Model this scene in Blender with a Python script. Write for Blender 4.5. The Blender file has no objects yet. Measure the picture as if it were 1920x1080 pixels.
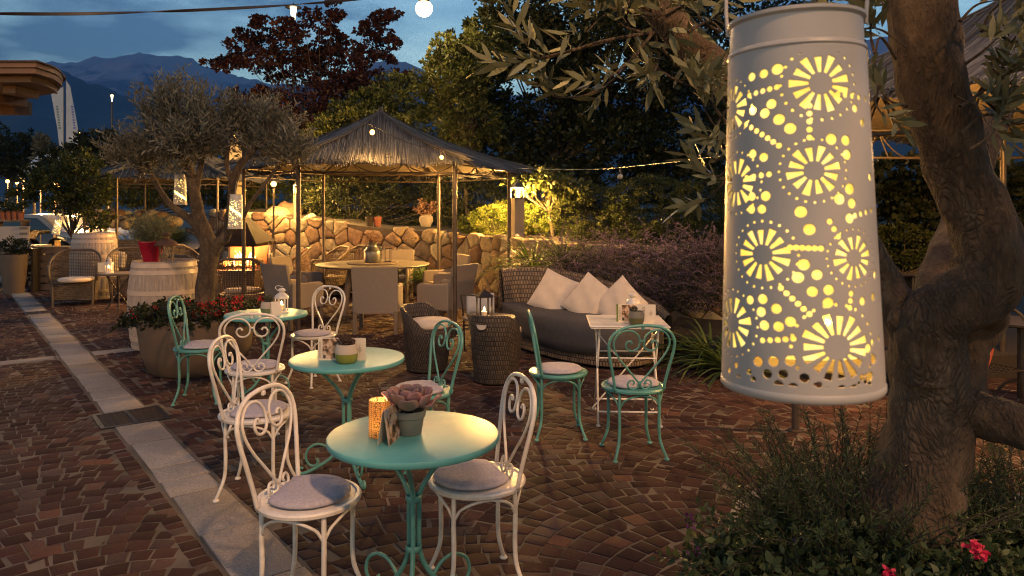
import bpy, math, random
import numpy as np
from mathutils import Vector, Matrix
PI = math.pi
random.seed(7)
rng = np.random.default_rng(11)
SC = bpy.context.scene
COL = SC.collection
F, CH, HY = 1380.0, 1.655, 390.0

def W(px, py, Y):            # a point seen at (px,py) standing Y metres away
    return Vector(((px-960)/F*Y, Y, CH-(py-HY)/F*Y))
def G(px, py, z=0.0):        # a ground point
    Y = F*(CH-z)/(py-HY)
    return Vector(((px-960)/F*Y, Y, z))
def R(a): return math.radians(a)
def U(a, b): return random.uniform(a, b)

# ---------------------------------------------------------------- materials
MATS = {}
def newmat(name):
    m = bpy.data.materials.new(name); m.use_nodes = True
    nt = m.node_tree; b = nt.nodes['Principled BSDF']
    MATS[name] = m
    return m, nt, b
def lk(nt, a, b): nt.links.new(a, b)
def coords(nt, kind='Object', scale=(1, 1, 1)):
    tc = nt.nodes.new('ShaderNodeTexCoord'); mp = nt.nodes.new('ShaderNodeMapping')
    mp.inputs['Scale'].default_value = scale
    lk(nt, tc.outputs[kind], mp.inputs['Vector'])
    return mp.outputs['Vector']
def noise(nt, vec, scale, detail=4, rough=.6):
    n = nt.nodes.new('ShaderNodeTexNoise'); n.inputs['Scale'].default_value = scale
    n.inputs['Detail'].default_value = detail; n.inputs['Roughness'].default_value = rough
    if vec: lk(nt, vec, n.inputs['Vector'])
    return n.outputs['Fac']
def ramp(nt, fac, stops):
    r = nt.nodes.new('ShaderNodeValToRGB'); e = r.color_ramp.elements
    while len(e) < len(stops): e.new(.5)
    for el, (p, c) in zip(e, stops):
        el.position = p; el.color = (*c, 1) if len(c) == 3 else c
    lk(nt, fac, r.inputs['Fac'])
    return r.outputs['Color']
def mixc(nt, fac, a, b, mode='MIX'):
    m = nt.nodes.new('ShaderNodeMix'); m.data_type = 'RGBA'; m.blend_type = mode
    for sock, v in ((m.inputs['Factor'], fac), (m.inputs['A'], a), (m.inputs['B'], b)):
        pass
    ins = [i for i in m.inputs if i.name == 'A' and i.type == 'RGBA'][0], [i for i in m.inputs if i.name == 'B' and i.type == 'RGBA'][0]
    f = [i for i in m.inputs if i.name == 'Factor' and i.type == 'VALUE'][0]
    if isinstance(fac, (int, float)): f.default_value = fac
    else: lk(nt, fac, f)
    for i, v in zip(ins, (a, b)):
        if isinstance(v, tuple): i.default_value = (*v, 1)
        else: lk(nt, v, i)
    return [o for o in m.outputs if o.type == 'RGBA'][0]
def bump(nt, b, h, strength=.3, dist=.01):
    n = nt.nodes.new('ShaderNodeBump'); n.inputs['Strength'].default_value = strength
    n.inputs['Distance'].default_value = dist
    lk(nt, h, n.inputs['Height']); lk(nt, n.outputs['Normal'], b.inputs['Normal'])
def attr(nt, name='rnd'):
    a = nt.nodes.new('ShaderNodeAttribute'); a.attribute_name = name
    return a.outputs['Fac']
def pm(name, c1, c2=None, sc=8, rough=.5, metal=0, bs=0, bd=.005, bsc=None, stretch=(1, 1, 1), kind='Object', spec=None, coat=0, fine=True):
    m, nt, b = newmat(name)
    c2 = c2 or tuple(x*.75 for x in c1)
    v = coords(nt, kind, stretch)
    n = noise(nt, v, sc)
    col = ramp(nt, n, [(.3, c1), (.72, c2)])
    lk(nt, col, b.inputs['Base Color'])
    b.inputs['Metallic'].default_value = metal
    rr = nt.nodes.new('ShaderNodeMapRange'); rr.inputs['To Min'].default_value = max(.03, rough-.12); rr.inputs['To Max'].default_value = min(1, rough+.12)
    lk(nt, noise(nt, v, sc*3), rr.inputs['Value']); lk(nt, rr.outputs[0], b.inputs['Roughness'])
    if spec is not None: b.inputs['Specular IOR Level'].default_value = spec
    if coat: b.inputs['Coat Weight'].default_value = coat
    if bs: bump(nt, b, noise(nt, v, bsc or sc*6, 5), bs, bd)
    return m
def emat(name, col, strength):
    m, nt, b = newmat(name)
    b.inputs['Base Color'].default_value = (*col, 1)
    b.inputs['Emission Color'].default_value = (*col, 1)
    b.inputs['Emission Strength'].default_value = strength
    return m
def leafmat(name, dark, mid, light, rough=.5, transl=.3):
    m, nt, b = newmat(name)
    col = ramp(nt, attr(nt), [(.0, dark), (.5, mid), (1, light)])
    lk(nt, col, b.inputs['Base Color']); b.inputs['Roughness'].default_value = rough; b.inputs['Specular IOR Level'].default_value = .22
    t = nt.nodes.new('ShaderNodeBsdfTranslucent'); lk(nt, col, t.inputs['Color'])
    mx = nt.nodes.new('ShaderNodeMixShader'); mx.inputs[0].default_value = transl
    lk(nt, b.outputs[0], mx.inputs[1]); lk(nt, t.outputs[0], mx.inputs[2])
    lk(nt, mx.outputs[0], nt.nodes['Material Output'].inputs['Surface'])
    return m
def attrmat(name, stops, rough=.8, nsc=40, bs=.5, bd=.004, namt=.35, spec=.3, big=None):
    m, nt, b = newmat(name)
    v = coords(nt)
    col = ramp(nt, attr(nt), stops)
    n = noise(nt, v, nsc, 6, .7)
    g = ramp(nt, n, [(.25, (1-namt,)*3), (.75, (1+namt*.3,)*3)])
    col = mixc(nt, 1.0, col, g, 'MULTIPLY')
    if big:
        g2 = ramp(nt, noise(nt, v, big[0], 3), [(.35, big[1]), (.65, (1, 1, 1))])
        col = mixc(nt, 1.0, col, g2, 'MULTIPLY')
    lk(nt, col, b.inputs['Base Color']); b.inputs['Roughness'].default_value = rough
    b.inputs['Specular IOR Level'].default_value = spec
    bump(nt, b, noise(nt, v, nsc*1.5, 6, .7), bs, bd)
    return m
def wickermat(name, c1, c2, bw=.03, rh=.011, rough=.6):
    m, nt, b = newmat(name)
    tc = nt.nodes.new('ShaderNodeTexCoord'); br = nt.nodes.new('ShaderNodeTexBrick')
    lk(nt, tc.outputs['UV'], br.inputs['Vector'])
    br.inputs['Scale'].default_value = 1; br.inputs['Brick Width'].default_value = bw; br.inputs['Row Height'].default_value = rh
    br.inputs['Mortar Size'].default_value = rh*.18; br.inputs['Mortar Smooth'].default_value = 1
    br.inputs['Color1'].default_value = (*c1, 1); br.inputs['Color2'].default_value = (*c2, 1)
    br.inputs['Mortar'].default_value = (*[x*.15 for x in c2], 1)
    lk(nt, br.outputs['Color'], b.inputs['Base Color']); b.inputs['Roughness'].default_value = rough
    inv = nt.nodes.new('ShaderNodeMath'); inv.operation = 'SUBTRACT'; inv.inputs[0].default_value = 1
    lk(nt, br.outputs['Fac'], inv.inputs[1]); bump(nt, b, inv.outputs[0], .9, .006)
    return m

white_paint = pm('white_paint', (.72, .68, .63), (.60, .55, .50), 30, .38, bs=.15, bd=.001, bsc=200)
def chips(m, under, sc=55, lo=.68):
    nt = m.node_tree; b = nt.nodes['Principled BSDF']; old = b.inputs['Base Color'].links[0].from_socket
    n = noise(nt, coords(nt), sc, 6, .75); f = ramp(nt, n, [(lo, (0, 0, 0)), (lo+.03, (1, 1, 1))])
    g = ramp(nt, noise(nt, coords(nt), 7, 3), [(.35, (.80, .77, .73)), (.65, (1, 1, 1))])
    lk(nt, mixc(nt, f, mixc(nt, 1, old, g, 'MULTIPLY'), under), b.inputs['Base Color'])
chips(white_paint, (.20, .11, .07))
teal_paint = pm('teal_paint', (.10, .30, .27), (.075, .24, .215), 20, .36, bs=.12, bd=.001, bsc=200)
teal_top = pm('teal_table_paint', (.10, .33, .33), (.085, .29, .29), 6, .38, spec=.30)
chips(teal_paint, (.06, .05, .04))
cushion_m = pm('felt_cushion', (.47, .43, .49), (.31, .28, .33), 90, .95, bs=.9, bd=.004, bsc=420)
leg_metal = pm('brown_steel', (.085, .062, .05), (.05, .037, .03), 12, .45, metal=.4, bs=.1)
black_metal = pm('black_iron', (.025, .022, .02), (.04, .03, .025), 20, .45, metal=.5, bs=.2)
rust_metal = pm('rusty_steel', (.11, .05, .028), (.05, .03, .022), 14, .7, metal=.3, bs=.3)
grey_fabric = pm('taupe_fabric', (.23, .185, .155), (.185, .15, .125), 60, .9, bs=.6, bd=.002, bsc=500)
grey_wood = pm('grey_teak', (.17, .125, .09), (.10, .075, .055), 6, .7, bs=.3, stretch=(4, 4, 1))
table_top_m = pm('stone_table_top', (.20, .165, .12), (.15, .125, .095), 14, .5, bs=.1)
linen = pm('linen', (.55, .46, .38), (.48, .40, .33), 12, .9, bs=.5, bd=.002, bsc=350)
drape = pm('grey_drape', (.055, .05, .052), (.04, .037, .04), 20, .85, bs=.5, bd=.003, bsc=250)
wicker_dark = wickermat('dark_rattan', (.085, .058, .042), (.035, .025, .019), .021, .045)
wicker_grey = wickermat('grey_brown_rattan', (.21, .15, .10), (.115, .08, .055), .034, .05)
wicker_brown = wickermat('brown_rattan', (.10, .072, .05), (.055, .04, .028), .034, .03)
wicker_cane = pm('cane', (.17, .11, .06), (.10, .065, .035), 60, .6, bs=.4)
wicker_greyc = pm('grey_cane', (.075, .056, .042), (.045, .034, .026), 60, .6, bs=.4)
barrel_wood = pm('barrel_oak', (.36, .30, .26), (.20, .16, .14), 7, .8, bs=.5, stretch=(9, 9, .8))
barrel_hoop = pm('barrel_hoop', (.42, .33, .27), (.36, .28, .23), 10, .45, bs=.1)
pot_brown = pm('rust_pot', (.12, .075, .048), (.075, .055, .045), 3, .6, bs=.2, stretch=(1, 1, .5))
pot_stone = pm('stone_pot', (.25, .21, .18), (.17, .145, .125), 8, .8, bs=.3)
red_gloss = pm('red_pot', (.30, .006, .03), (.24, .005, .025), 5, .3)
terracotta = pm('terracotta', (.24, .075, .04), (.17, .055, .03), 9, .8, bs=.2)
soil = pm('soil', (.02, .013, .009), (.035, .024, .016), 30, 1, bs=.8)
bark_olive = None
def barkmat(name, c1, c2, c3, sc=5, st=(1, 1, .3), cracks=False):
    m, nt, b = newmat(name); v = coords(nt, 'Object', st)
    n = noise(nt, v, sc, 8, .7); n2 = noise(nt, v, sc*5, 6, .75)
    col = ramp(nt, n, [(.3, c1), (.5, c2), (.7, c3)])
    col = mixc(nt, 1, col, ramp(nt, n2, [(.3, (.35,)*3), (.6, (1, 1, 1))]), 'MULTIPLY')
    lk(nt, col, b.inputs['Base Color']); b.inputs['Roughness'].default_value = .9
    ad = nt.nodes.new('ShaderNodeMath'); ad.operation = 'ADD'; lk(nt, n, ad.inputs[0]); lk(nt, n2, ad.inputs[1])
    out = ad.outputs[0]
    if cracks:
        wv = nt.nodes.new('ShaderNodeVectorMath'); wv.operation = 'MULTIPLY_ADD'; wv.inputs[1].default_value = (.12, .12, .12)
        nn = nt.nodes.new('ShaderNodeTexNoise'); nn.inputs['Scale'].default_value = 9; lk(nt, v, nn.inputs['Vector'])
        lk(nt, nn.outputs['Color'], wv.inputs[0]); lk(nt, v, wv.inputs[2])
        vo = nt.nodes.new('ShaderNodeTexVoronoi'); vo.feature = 'DISTANCE_TO_EDGE'; vo.inputs['Scale'].default_value = 70; lk(nt, wv.outputs[0], vo.inputs['Vector'])
        cr = nt.nodes.new('ShaderNodeMapRange'); cr.inputs['From Max'].default_value = .30; lk(nt, vo.outputs['Distance'], cr.inputs['Value'])
        # cracks fade out where the bark is smooth
        mk = nt.nodes.new('ShaderNodeMapRange'); mk.inputs['From Min'].default_value = .40; mk.inputs['From Max'].default_value = .62
        lk(nt, noise(nt, v, 3.2, 3), mk.inputs['Value'])
        mx_ = nt.nodes.new('ShaderNodeMath'); mx_.operation = 'MAXIMUM'; lk(nt, cr.outputs[0], mx_.inputs[0]); lk(nt, mk.outputs[0], mx_.inputs[1])
        col = mixc(nt, 1, col, ramp(nt, mx_.outputs[0], [(0, (.68, .66, .64)), (.7, (1, 1, 1))]), 'MULTIPLY'); lk(nt, col, b.inputs['Base Color'])
        a2 = nt.nodes.new('ShaderNodeMath'); a2.operation = 'MULTIPLY_ADD'; lk(nt, mx_.outputs[0], a2.inputs[0]); a2.inputs[1].default_value = .45; lk(nt, out, a2.inputs[2]); out = a2.outputs[0]
    bump(nt, b, out, 1, .02)
    return m
bark_olive = barkmat('olive_bark', (.032, .02, .011), (.10, .064, .036), (.175, .125, .078), 8, (1, 1, .42), True)
bark_dark = barkmat('dark_bark', (.03, .02, .015), (.06, .045, .03), (.09, .07, .05), 8)
olive_leaf = leafmat('olive_leaves', (.06, .065, .035), (.14, .145, .08), (.26, .25, .15), .45, .2)
olive_leaf_far = leafmat('olive_leaves_grey', (.06, .06, .04), (.15, .14, .10), (.26, .24, .18), .5, .2)
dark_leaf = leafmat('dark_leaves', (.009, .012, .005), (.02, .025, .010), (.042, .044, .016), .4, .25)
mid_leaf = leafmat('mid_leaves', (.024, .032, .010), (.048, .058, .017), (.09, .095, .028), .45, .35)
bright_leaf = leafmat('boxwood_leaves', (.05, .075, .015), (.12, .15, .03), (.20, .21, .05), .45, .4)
maple_leaf = leafmat('maple_leaves', (.018, .007, .007), (.035, .012, .011), (.06, .02, .015), .5, .25)
sage_leaf = leafmat('sage_flowers', (.07, .055, .06), (.17, .11, .18), (.27, .18, .28), .8, .2)
sage_green = leafmat('sage_stems', (.05, .06, .03), (.10, .10, .05), (.16, .14, .08), .8, .2)
lavender_leaf = leafmat('lavender_leaves', (.07, .08, .045), (.15, .16, .10), (.24, .24, .15), .7, .2)
blade_leaf = leafmat('blade_leaves', (.035, .06, .012), (.08, .12, .03), (.14, .18, .05), .4, .35)
rosemary_leaf = leafmat('rosemary_leaves', (.02, .032, .012), (.045, .065, .025), (.085, .105, .045), .5, .2)
red_petal = leafmat('red_petals', (.18, .006, .01), (.35, .012, .02), (.5, .03, .04), .6, .3)
purple_petal = leafmat('purple_petals', (.04, .008, .05), (.09, .02, .12), (.14, .04, .18), .6, .3)
dry_petal = leafmat('dry_petals', (.10, .05, .03), (.2, .11, .07), (.3, .18, .12), .8, .3)

# ---------------------------------------------------------------- mesh building
class MB:
    def __init__(s): s.v = []; s.f = []; s.uv = {}; s.r = []
    def add(s, vs, fs, uvs=None, rnd=0.5):
        o = len(s.v); s.v.extend([tuple(p) for p in vs]); s.r.extend([rnd]*len(vs))
        for k, f in enumerate(fs):
            if uvs: s.uv[len(s.f)] = uvs[k]
            s.f.append(tuple(i+o for i in f))
    def box(s, c, d, rz=0, M=None, bev=0, rnd=.5):
        x, y, z = d[0]/2, d[1]/2, d[2]/2
        if bev:
            b = min(bev, x*.9, y*.9, z*.9)
            P = []
            for sx in (-1, 1):
                for sy in (-1, 1):
                    for sz in (-1, 1):
                        P += [(sx*(x-b), sy*(y-b), sz*z), (sx*(x-b), sy*y, sz*(z-b)), (sx*x, sy*(y-b), sz*(z-b))]
            import bmesh
            bm = bmesh.new()
            for p in P: bm.verts.new(p)
            bmesh.ops.convex_hull(bm, input=bm.verts)
            bm.verts.index_update()
            vs = [v.co.copy() for v in bm.verts]; fs = [[v.index for v in f.verts] for f in bm.faces]; bm.free()
        else:
            vs = [Vector((sx*x, sy*y, sz*z)) for sx in (-1, 1) for sy in (-1, 1) for sz in (-1, 1)]
            fs = [(0, 1, 3, 2), (4, 6, 7, 5), (0, 4, 5, 1), (2, 3, 7, 6), (0, 2, 6, 4), (1, 5, 7, 3)]
        T = Matrix.Translation(c) @ Matrix.Rotation(rz, 4, 'Z')
        if M is not None: T = T @ M
        s.add([T @ Vector(v) for v in vs], fs, rnd=rnd)
    def tube(s, pts, rad, n=8, closed=False, caps=True, smooth=0, rnd=.5, flat=1.0, wob=0):
        pts = [Vector(p) for p in pts]
        if not hasattr(rad, '__len__'): rad = [rad]*len(pts)
        rad = list(rad)
        if smooth: pts, rad = spline(pts, rad, smooth, closed)
        N = len(pts); ring = []; prev = None
        for i, p in enumerate(pts):
            if closed: t = pts[(i+1) % N]-pts[i-1]
            else: t = pts[min(i+1, N-1)]-pts[max(i-1, 0)]
            if t.length < 1e-9: t = Vector((0, 0, 1))
            t.normalize()
            if prev is None:
                a = Vector((0, 0, 1)) if abs(t.z) < .9 else Vector((1, 0, 0))
                nrm = (a - t*a.dot(t)).normalized()
            else:
                nrm = prev - t*prev.dot(t)
                nrm = nrm.normalized() if nrm.length > 1e-6 else t.orthogonal().normalized()
            prev = nrm; b = t.cross(nrm)
            for k in range(n):
                a = 2*PI*k/n
                w = 1
                if wob: w = 1+wob*(math.sin(3*a+i*.35)+.6*math.sin(5*a-i*.5+1)+.5*math.sin(2*a+i*.9))
                ring.append(p + (nrm*math.cos(a)*flat + b*math.sin(a))*rad[i]*w)
        fs = []
        M_ = N if closed else N-1
        for i in range(M_):
            j = (i+1) % N
            for k in range(n):
                l = (k+1) % n
                fs.append((i*n+k, i*n+l, j*n+l, j*n+k))
        if caps and not closed:
            fs.append(tuple(range(n-1, -1, -1))); fs.append(tuple((N-1)*n+k for k in range(n)))
        s.add(ring, fs, rnd=rnd)
    def lathe(s, prof, n=32, c=(0, 0, 0), caps=True, sx=1, sy=1, uv=False, rnd=.5):
        vs = []; fs = []; uvs = []
        L = [0]
        for a, b in zip(prof, prof[1:]): L.append(L[-1]+math.hypot(b[0]-a[0], b[1]-a[1]))
        rm = max(p[0] for p in prof)
        for r, z in prof:
            for k in range(n):
                a = 2*PI*k/n
                vs.append((c[0]+r*math.cos(a)*sx, c[1]+r*math.sin(a)*sy, c[2]+z))
        for i in range(len(prof)-1):
            for k in range(n):
                l = (k+1) % n
                fs.append((i*n+k, i*n+l, (i+1)*n+l, (i+1)*n+k))
                u0, u1 = 2*PI*k/n*rm, 2*PI*(k+1)/n*rm
                uvs.append([(u0, L[i]), (u1, L[i]), (u1, L[i+1]), (u0, L[i+1])])
        if caps:
            if prof[0][0] > 1e-5: fs.append(tuple(range(n-1, -1, -1))); uvs.append([(0, 0)]*n)
            if prof[-1][0] > 1e-5: fs.append(tuple((len(prof)-1)*n+k for k in range(n))); uvs.append([(0, 0)]*n)
        s.add(vs, fs, uvs if uv else None, rnd=rnd)
    def grid(s, P, uvs=True, rnd=.5, flip=False):      # P: rows of points; uv in metres
        m, n = len(P), len(P[0]); vs = [Vector(p) for row in P for p in row]; fs = []; us = []
        uu = [0]
        for j in range(n-1): uu.append(uu[-1]+(Vector(P[0][j+1])-Vector(P[0][j])).length)
        vv = [0]; h = n//2
        for i in range(m-1): vv.append(vv[-1]+(Vector(P[i+1][h])-Vector(P[i][h])).length)
        for i in range(m-1):
            for j in range(n-1):
                f = (i*n+j, i*n+j+1, (i+1)*n+j+1, (i+1)*n+j)
                u = [(uu[j], vv[i]), (uu[j+1], vv[i]), (uu[j+1], vv[i+1]), (uu[j], vv[i+1])]
                if flip: f = f[::-1]; u = u[::-1]
                fs.append(f); us.append(u)
        s.add(vs, fs, us, rnd)
    def sphere(s, c, r, n=14, m=8, sc=(1, 1, 1), rnd=.5):
        prof = [(max(1e-6, r*math.sin(PI*i/m)), -r*math.cos(PI*i/m)*sc[2]) for i in range(m+1)]
        s.lathe(prof, n, c, caps=False, sx=sc[0], sy=sc[1], rnd=rnd)
    def poly(s, pts, z0, z1, rnd=.5):       # prism from plan polygon
        n = len(pts)
        vs = [(x, y, z0) for x, y in pts]+[(x, y, z1) for x, y in pts]
        fs = [tuple(range(n-1, -1, -1)), tuple(range(n, 2*n))]+[(i, (i+1) % n, n+(i+1) % n, n+i) for i in range(n)]
        s.add(vs, fs, rnd=rnd)
    def obj(s, name, m, parent=None, smooth=False, M=None, attr=False):
        me = bpy.data.meshes.new(name)
        me.from_pydata([tuple(M @ Vector(v)) for v in s.v] if M is not None else s.v, [], s.f)
        if s.uv:
            ul = me.uv_layers.new(name='UVMap')
            for pi, p in enumerate(me.polygons):
                u = s.uv.get(pi)
                if u:
                    for k, li in enumerate(p.loop_indices): ul.data[li].uv = u[k]
        if attr:
            a = me.attributes.new('rnd', 'FLOAT', 'POINT'); a.data.foreach_set('value', s.r)
        if smooth:
            me.polygons.foreach_set('use_smooth', [True]*len(me.polygons))
            if smooth == 'auto':
                me.set_sharp_from_angle(angle=R(40))
        me.materials.append(m); me.update()
        o = bpy.data.objects.new(name, me); COL.objects.link(o)
        if parent: o.parent = parent
        return o

def spline(pts, rad, k, closed=False):
    N = len(pts); P = []; Q = []
    for i in range(N if closed else N-1):
        if closed: a, b, c, d = pts[i-1], pts[i], pts[(i+1) % N], pts[(i+2) % N]; r0, r1 = rad[i], rad[(i+1) % N]
        else: a, b, c, d = pts[max(i-1, 0)], pts[i], pts[i+1], pts[min(i+2, N-1)]; r0, r1 = rad[i], rad[i+1]
        for j in range(k):
            t = j/k; t2 = t*t; t3 = t2*t
            P.append(.5*((2*b)+(c-a)*t+(2*a-5*b+4*c-d)*t2+(3*b-a-3*c+d)*t3)); Q.append(r0+(r1-r0)*t)
    if not closed: P.append(pts[-1]); Q.append(rad[-1])
    return P, Q

def npmesh(name, V, Fq, m, parent=None, rnd=None, smooth=False):
    """V (n,3) float, Fq (m,k) int faces of one size"""
    me = bpy.data.meshes.new(name); k = Fq.shape[1]
    me.vertices.add(len(V)); me.vertices.foreach_set('co', np.ascontiguousarray(V, dtype=np.float32).ravel())
    me.loops.add(Fq.size); me.loops.foreach_set('vertex_index', np.ascontiguousarray(Fq, dtype=np.int32).ravel())
    me.polygons.add(len(Fq)); me.polygons.foreach_set('loop_start', np.arange(0, Fq.size, k, dtype=np.int32))
    me.polygons.foreach_set('loop_total', np.full(len(Fq), k, dtype=np.int32))
    if rnd is not None:
        a = me.attributes.new('rnd', 'FLOAT', 'POINT'); a.data.foreach_set('value', rnd.astype(np.float32))
    if smooth: me.polygons.foreach_set('use_smooth', np.ones(len(Fq), dtype=bool))
    me.materials.append(m); me.update(calc_edges=True)
    o = bpy.data.objects.new(name, me); COL.objects.link(o)
    if parent: o.parent = parent
    return o

def tag(o, label=None, cat=None, group=None, kind=None):
    if label: o['label'] = label
    if cat: o['category'] = cat
    if group: o['group'] = group
    if kind: o['kind'] = kind
    return o
def thing(name, label, cat, loc=(0, 0, 0), rz=0, group=None):
    o = bpy.data.objects.new(name, None); COL.objects.link(o); o.empty_display_size = .1
    o.location = loc; o.rotation_euler = (0, 0, rz)
    return tag(o, label, cat, group)
def copy_thing(r, label, loc, rz=0, scale=None):
    ch = list(r.children); c = r.copy(); COL.objects.link(c); c.location = loc; c.rotation_euler = (0, 0, rz)
    if scale: c.scale = (scale,)*3
    c['label'] = label
    def rec(src, dst):
        for k in src.children:
            q = k.copy(); COL.objects.link(q); q.parent = dst
            if 'label' in q and k.parent == r: pass
            rec(k, q)
    for k in ch:
        q = k.copy(); COL.objects.link(q); q.parent = c
        rec(k, q)
    return c
def light(name, loc, power, col=(1, .62, .25), r=.04, parent=None, kind='POINT'):
    l = bpy.data.lights.new(name, kind); l.energy = power; l.color = col; l.shadow_soft_size = r
    o = bpy.data.objects.new(name, l); COL.objects.link(o); o.location = loc
    if parent: o.parent = parent
    return o

# ---------------------------------------------------------------- leaves
def unit(a): return a/np.maximum(np.linalg.norm(a, axis=-1, keepdims=True), 1e-9)
def leaves(P, D, L, Wd, m, name, parent=None, rnd=None, fold=.15, kind=None, label=None):
    """one diamond leaf per row: base P, direction D (unit), length L, width Wd"""
    n = len(P); L = np.broadcast_to(np.asarray(L, float), (n,))[:, None]; Wd = np.broadcast_to(np.asarray(Wd, float), (n,))[:, None]
    side = unit(np.cross(D, rng.normal(size=(n, 3)))); up = np.cross(side, D)
    a = P; b = P+D*L*.35+side*Wd*.5+up*Wd*fold; b2 = P+D*L*.72+side*Wd*.40+up*Wd*fold*.6; c = P+D*L; d2 = P+D*L*.72-side*Wd*.40+up*Wd*fold*.6; d = P+D*L*.35-side*Wd*.5+up*Wd*fold
    V = np.stack([a, b, b2, c, d2, d], 1).reshape(-1, 3)
    Fq = np.arange(n*6).reshape(n, 6)
    if rnd is None: rnd = rng.random(n)
    return npmesh(name, V, Fq, m, parent, np.repeat(rnd, 6))
def ell_px(px, py, Y, rx, ry, rd=None):
    c = W(px, py, Y); k = Y/F
    return (np.array(c), np.array((rx*k, (rd if rd is not None else (rx+ry)/2)*k, ry*k)))
def crown(name, ells, nclump, per, leaf, m, parent, clump_r=.22, up=.3, wratio=.5, jit=.4, inner=.35, twig=None, tag_=None):
    """leaf clumps spread through ellipsoids: uneven outline, gaps between clumps"""
    Ps, Ds, Rs, centers = [], [], [], []
    vol = np.array([np.prod(e[1])**.67 for e in ells]); vol = vol/vol.sum()
    for (c, r), w in zip(ells, vol):
        k = max(3, int(nclump*w))
        d = unit(rng.normal(size=(k, 3))); rad = rng.uniform(inner, 1.0, (k, 1))**.6
        cc = c+d*rad*r; centers.append(cc)
        rr = clump_r*(.6+.8*rng.random((k, 1)))*np.mean(r)
        q = int(per)
        o = unit(rng.normal(size=(k, q, 3)))*(rng.random((k, q, 1))**.5)
        p = cc[:, None]+o*rr[:, None]*np.array((1, 1, .6))
        dd = unit(o+d[:, None]*.5+np.array((0, 0, up))+rng.normal(size=(k, q, 3))*jit)
        base = rng.random((k, 1))
        Ps.append(p.reshape(-1, 3)); Ds.append(dd.reshape(-1, 3)); Rs.append(np.clip(base*.6+rng.random((k, q))*.5-.05, 0, 1).ravel())
    P = np.concatenate(Ps); D = np.concatenate(Ds); Rn = np.concatenate(Rs)
    L = leaf*rng.uniform(.7, 1.25, len(P))
    o = leaves(P, D, L, L*wratio, m, name, parent, Rn)
    return o, np.concatenate(centers)
def sprays(name, C, D, length, per, leaf, m, parent=None, wr=.22, spread=.7, stem=None, droop=0, tw=None, lv=.25):
    """twigs with leaves in spirals. C,D (n,3)"""
    n = len(C); length = np.broadcast_to(np.asarray(length, float), (n,))
    t = np.linspace(.08, 1, per)[None, :, None]
    D = unit(D); s = unit(np.cross(D, np.array((.3, .5, .8))+rng.normal(size=(n, 3))*.1)); u = np.cross(D, s)
    P = C[:, None]+D[:, None]*t*length[:, None, None]; P[..., 2] -= droop*(t[..., 0]**2)*length[:, None]
    ph = (np.arange(per)*2.4)[None, :, None]+rng.random((n, 1, 1))*6.28
    out = s[:, None]*np.cos(ph)+u[:, None]*np.sin(ph)
    d = unit(D[:, None]*(1-spread*.5)+out*spread+rng.normal(size=(n, per, 3))*.15)
    base = rng.random((n, 1))
    Rn = np.clip(base*.5+rng.random((n, per))*.5, 0, 1).ravel()
    L = leaf*rng.uniform(1-lv, 1+lv, n*per)
    return leaves(P.reshape(-1, 3), d.reshape(-1, 3), L, L*wr, m, name, parent, Rn)

def lettering(name, text, size, m, parent, loc, rot, ext=.0004):
    cu = bpy.data.curves.new('tmp', 'FONT'); cu.body = text; cu.size = size; cu.extrude = ext; cu.align_x = 'CENTER'
    f = bpy.data.objects.new('tmp', cu); COL.objects.link(f); bpy.context.view_layer.update()
    me = bpy.data.meshes.new_from_object(f.evaluated_get(bpy.context.evaluated_depsgraph_get()))
    bpy.data.objects.remove(f); me.name = name; me.materials.clear(); me.materials.append(m)
    o = bpy.data.objects.new(name, me); COL.objects.link(o); o.parent = parent; o.location = loc; o.rotation_euler = rot
    return o
EXPO, SUN_EL, SKY = 1.42, 4.0, 0.15
GZ2 = (4.05, 5.6, 4)
LINER_E, FIRE_P, BOL_P, HANG_P, FEST_P, POST_P = .46, 150, 1700, 480, 45, 420
UNDER_P, TWIG_P, KIOSK_P = 520, 34, 60
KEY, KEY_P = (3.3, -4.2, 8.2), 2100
HAZE = 1.0e-4
# ================================================================ camera, world
cam = bpy.data.objects.new('camera', bpy.data.cameras.new('camera')); COL.objects.link(cam)
cam.location = (0, 0, CH); cam.rotation_euler = (R(90), 0, 0)
cd = cam.data; cd.lens = F/1920*36; cd.sensor_width = 36; cd.shift_y = -(540-HY)/1920
cd.clip_end = 30000; cd.clip_start = .05
cd.dof.use_dof = True; cd.dof.focus_distance = 4.2; cd.dof.aperture_fstop = 14
SC.camera = cam
SC.cycles.use_denoising = True; SC.cycles.filter_width = 1.15
SC.cycles.max_bounces = 6; SC.cycles.diffuse_bounces = 3; SC.cycles.glossy_bounces = 3
SC.cycles.transmission_bounces = 4; SC.cycles.transparent_max_bounces = 6; SC.cycles.volume_bounces = 0
SC.cycles.sample_clamp_indirect = 4; SC.cycles.caustics_reflective = False; SC.cycles.caustics_refractive = False
SC.view_settings.view_transform = 'Standard'; SC.view_settings.look = 'None'
SC.view_settings.exposure = EXPO; SC.view_settings.gamma = 1

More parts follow.
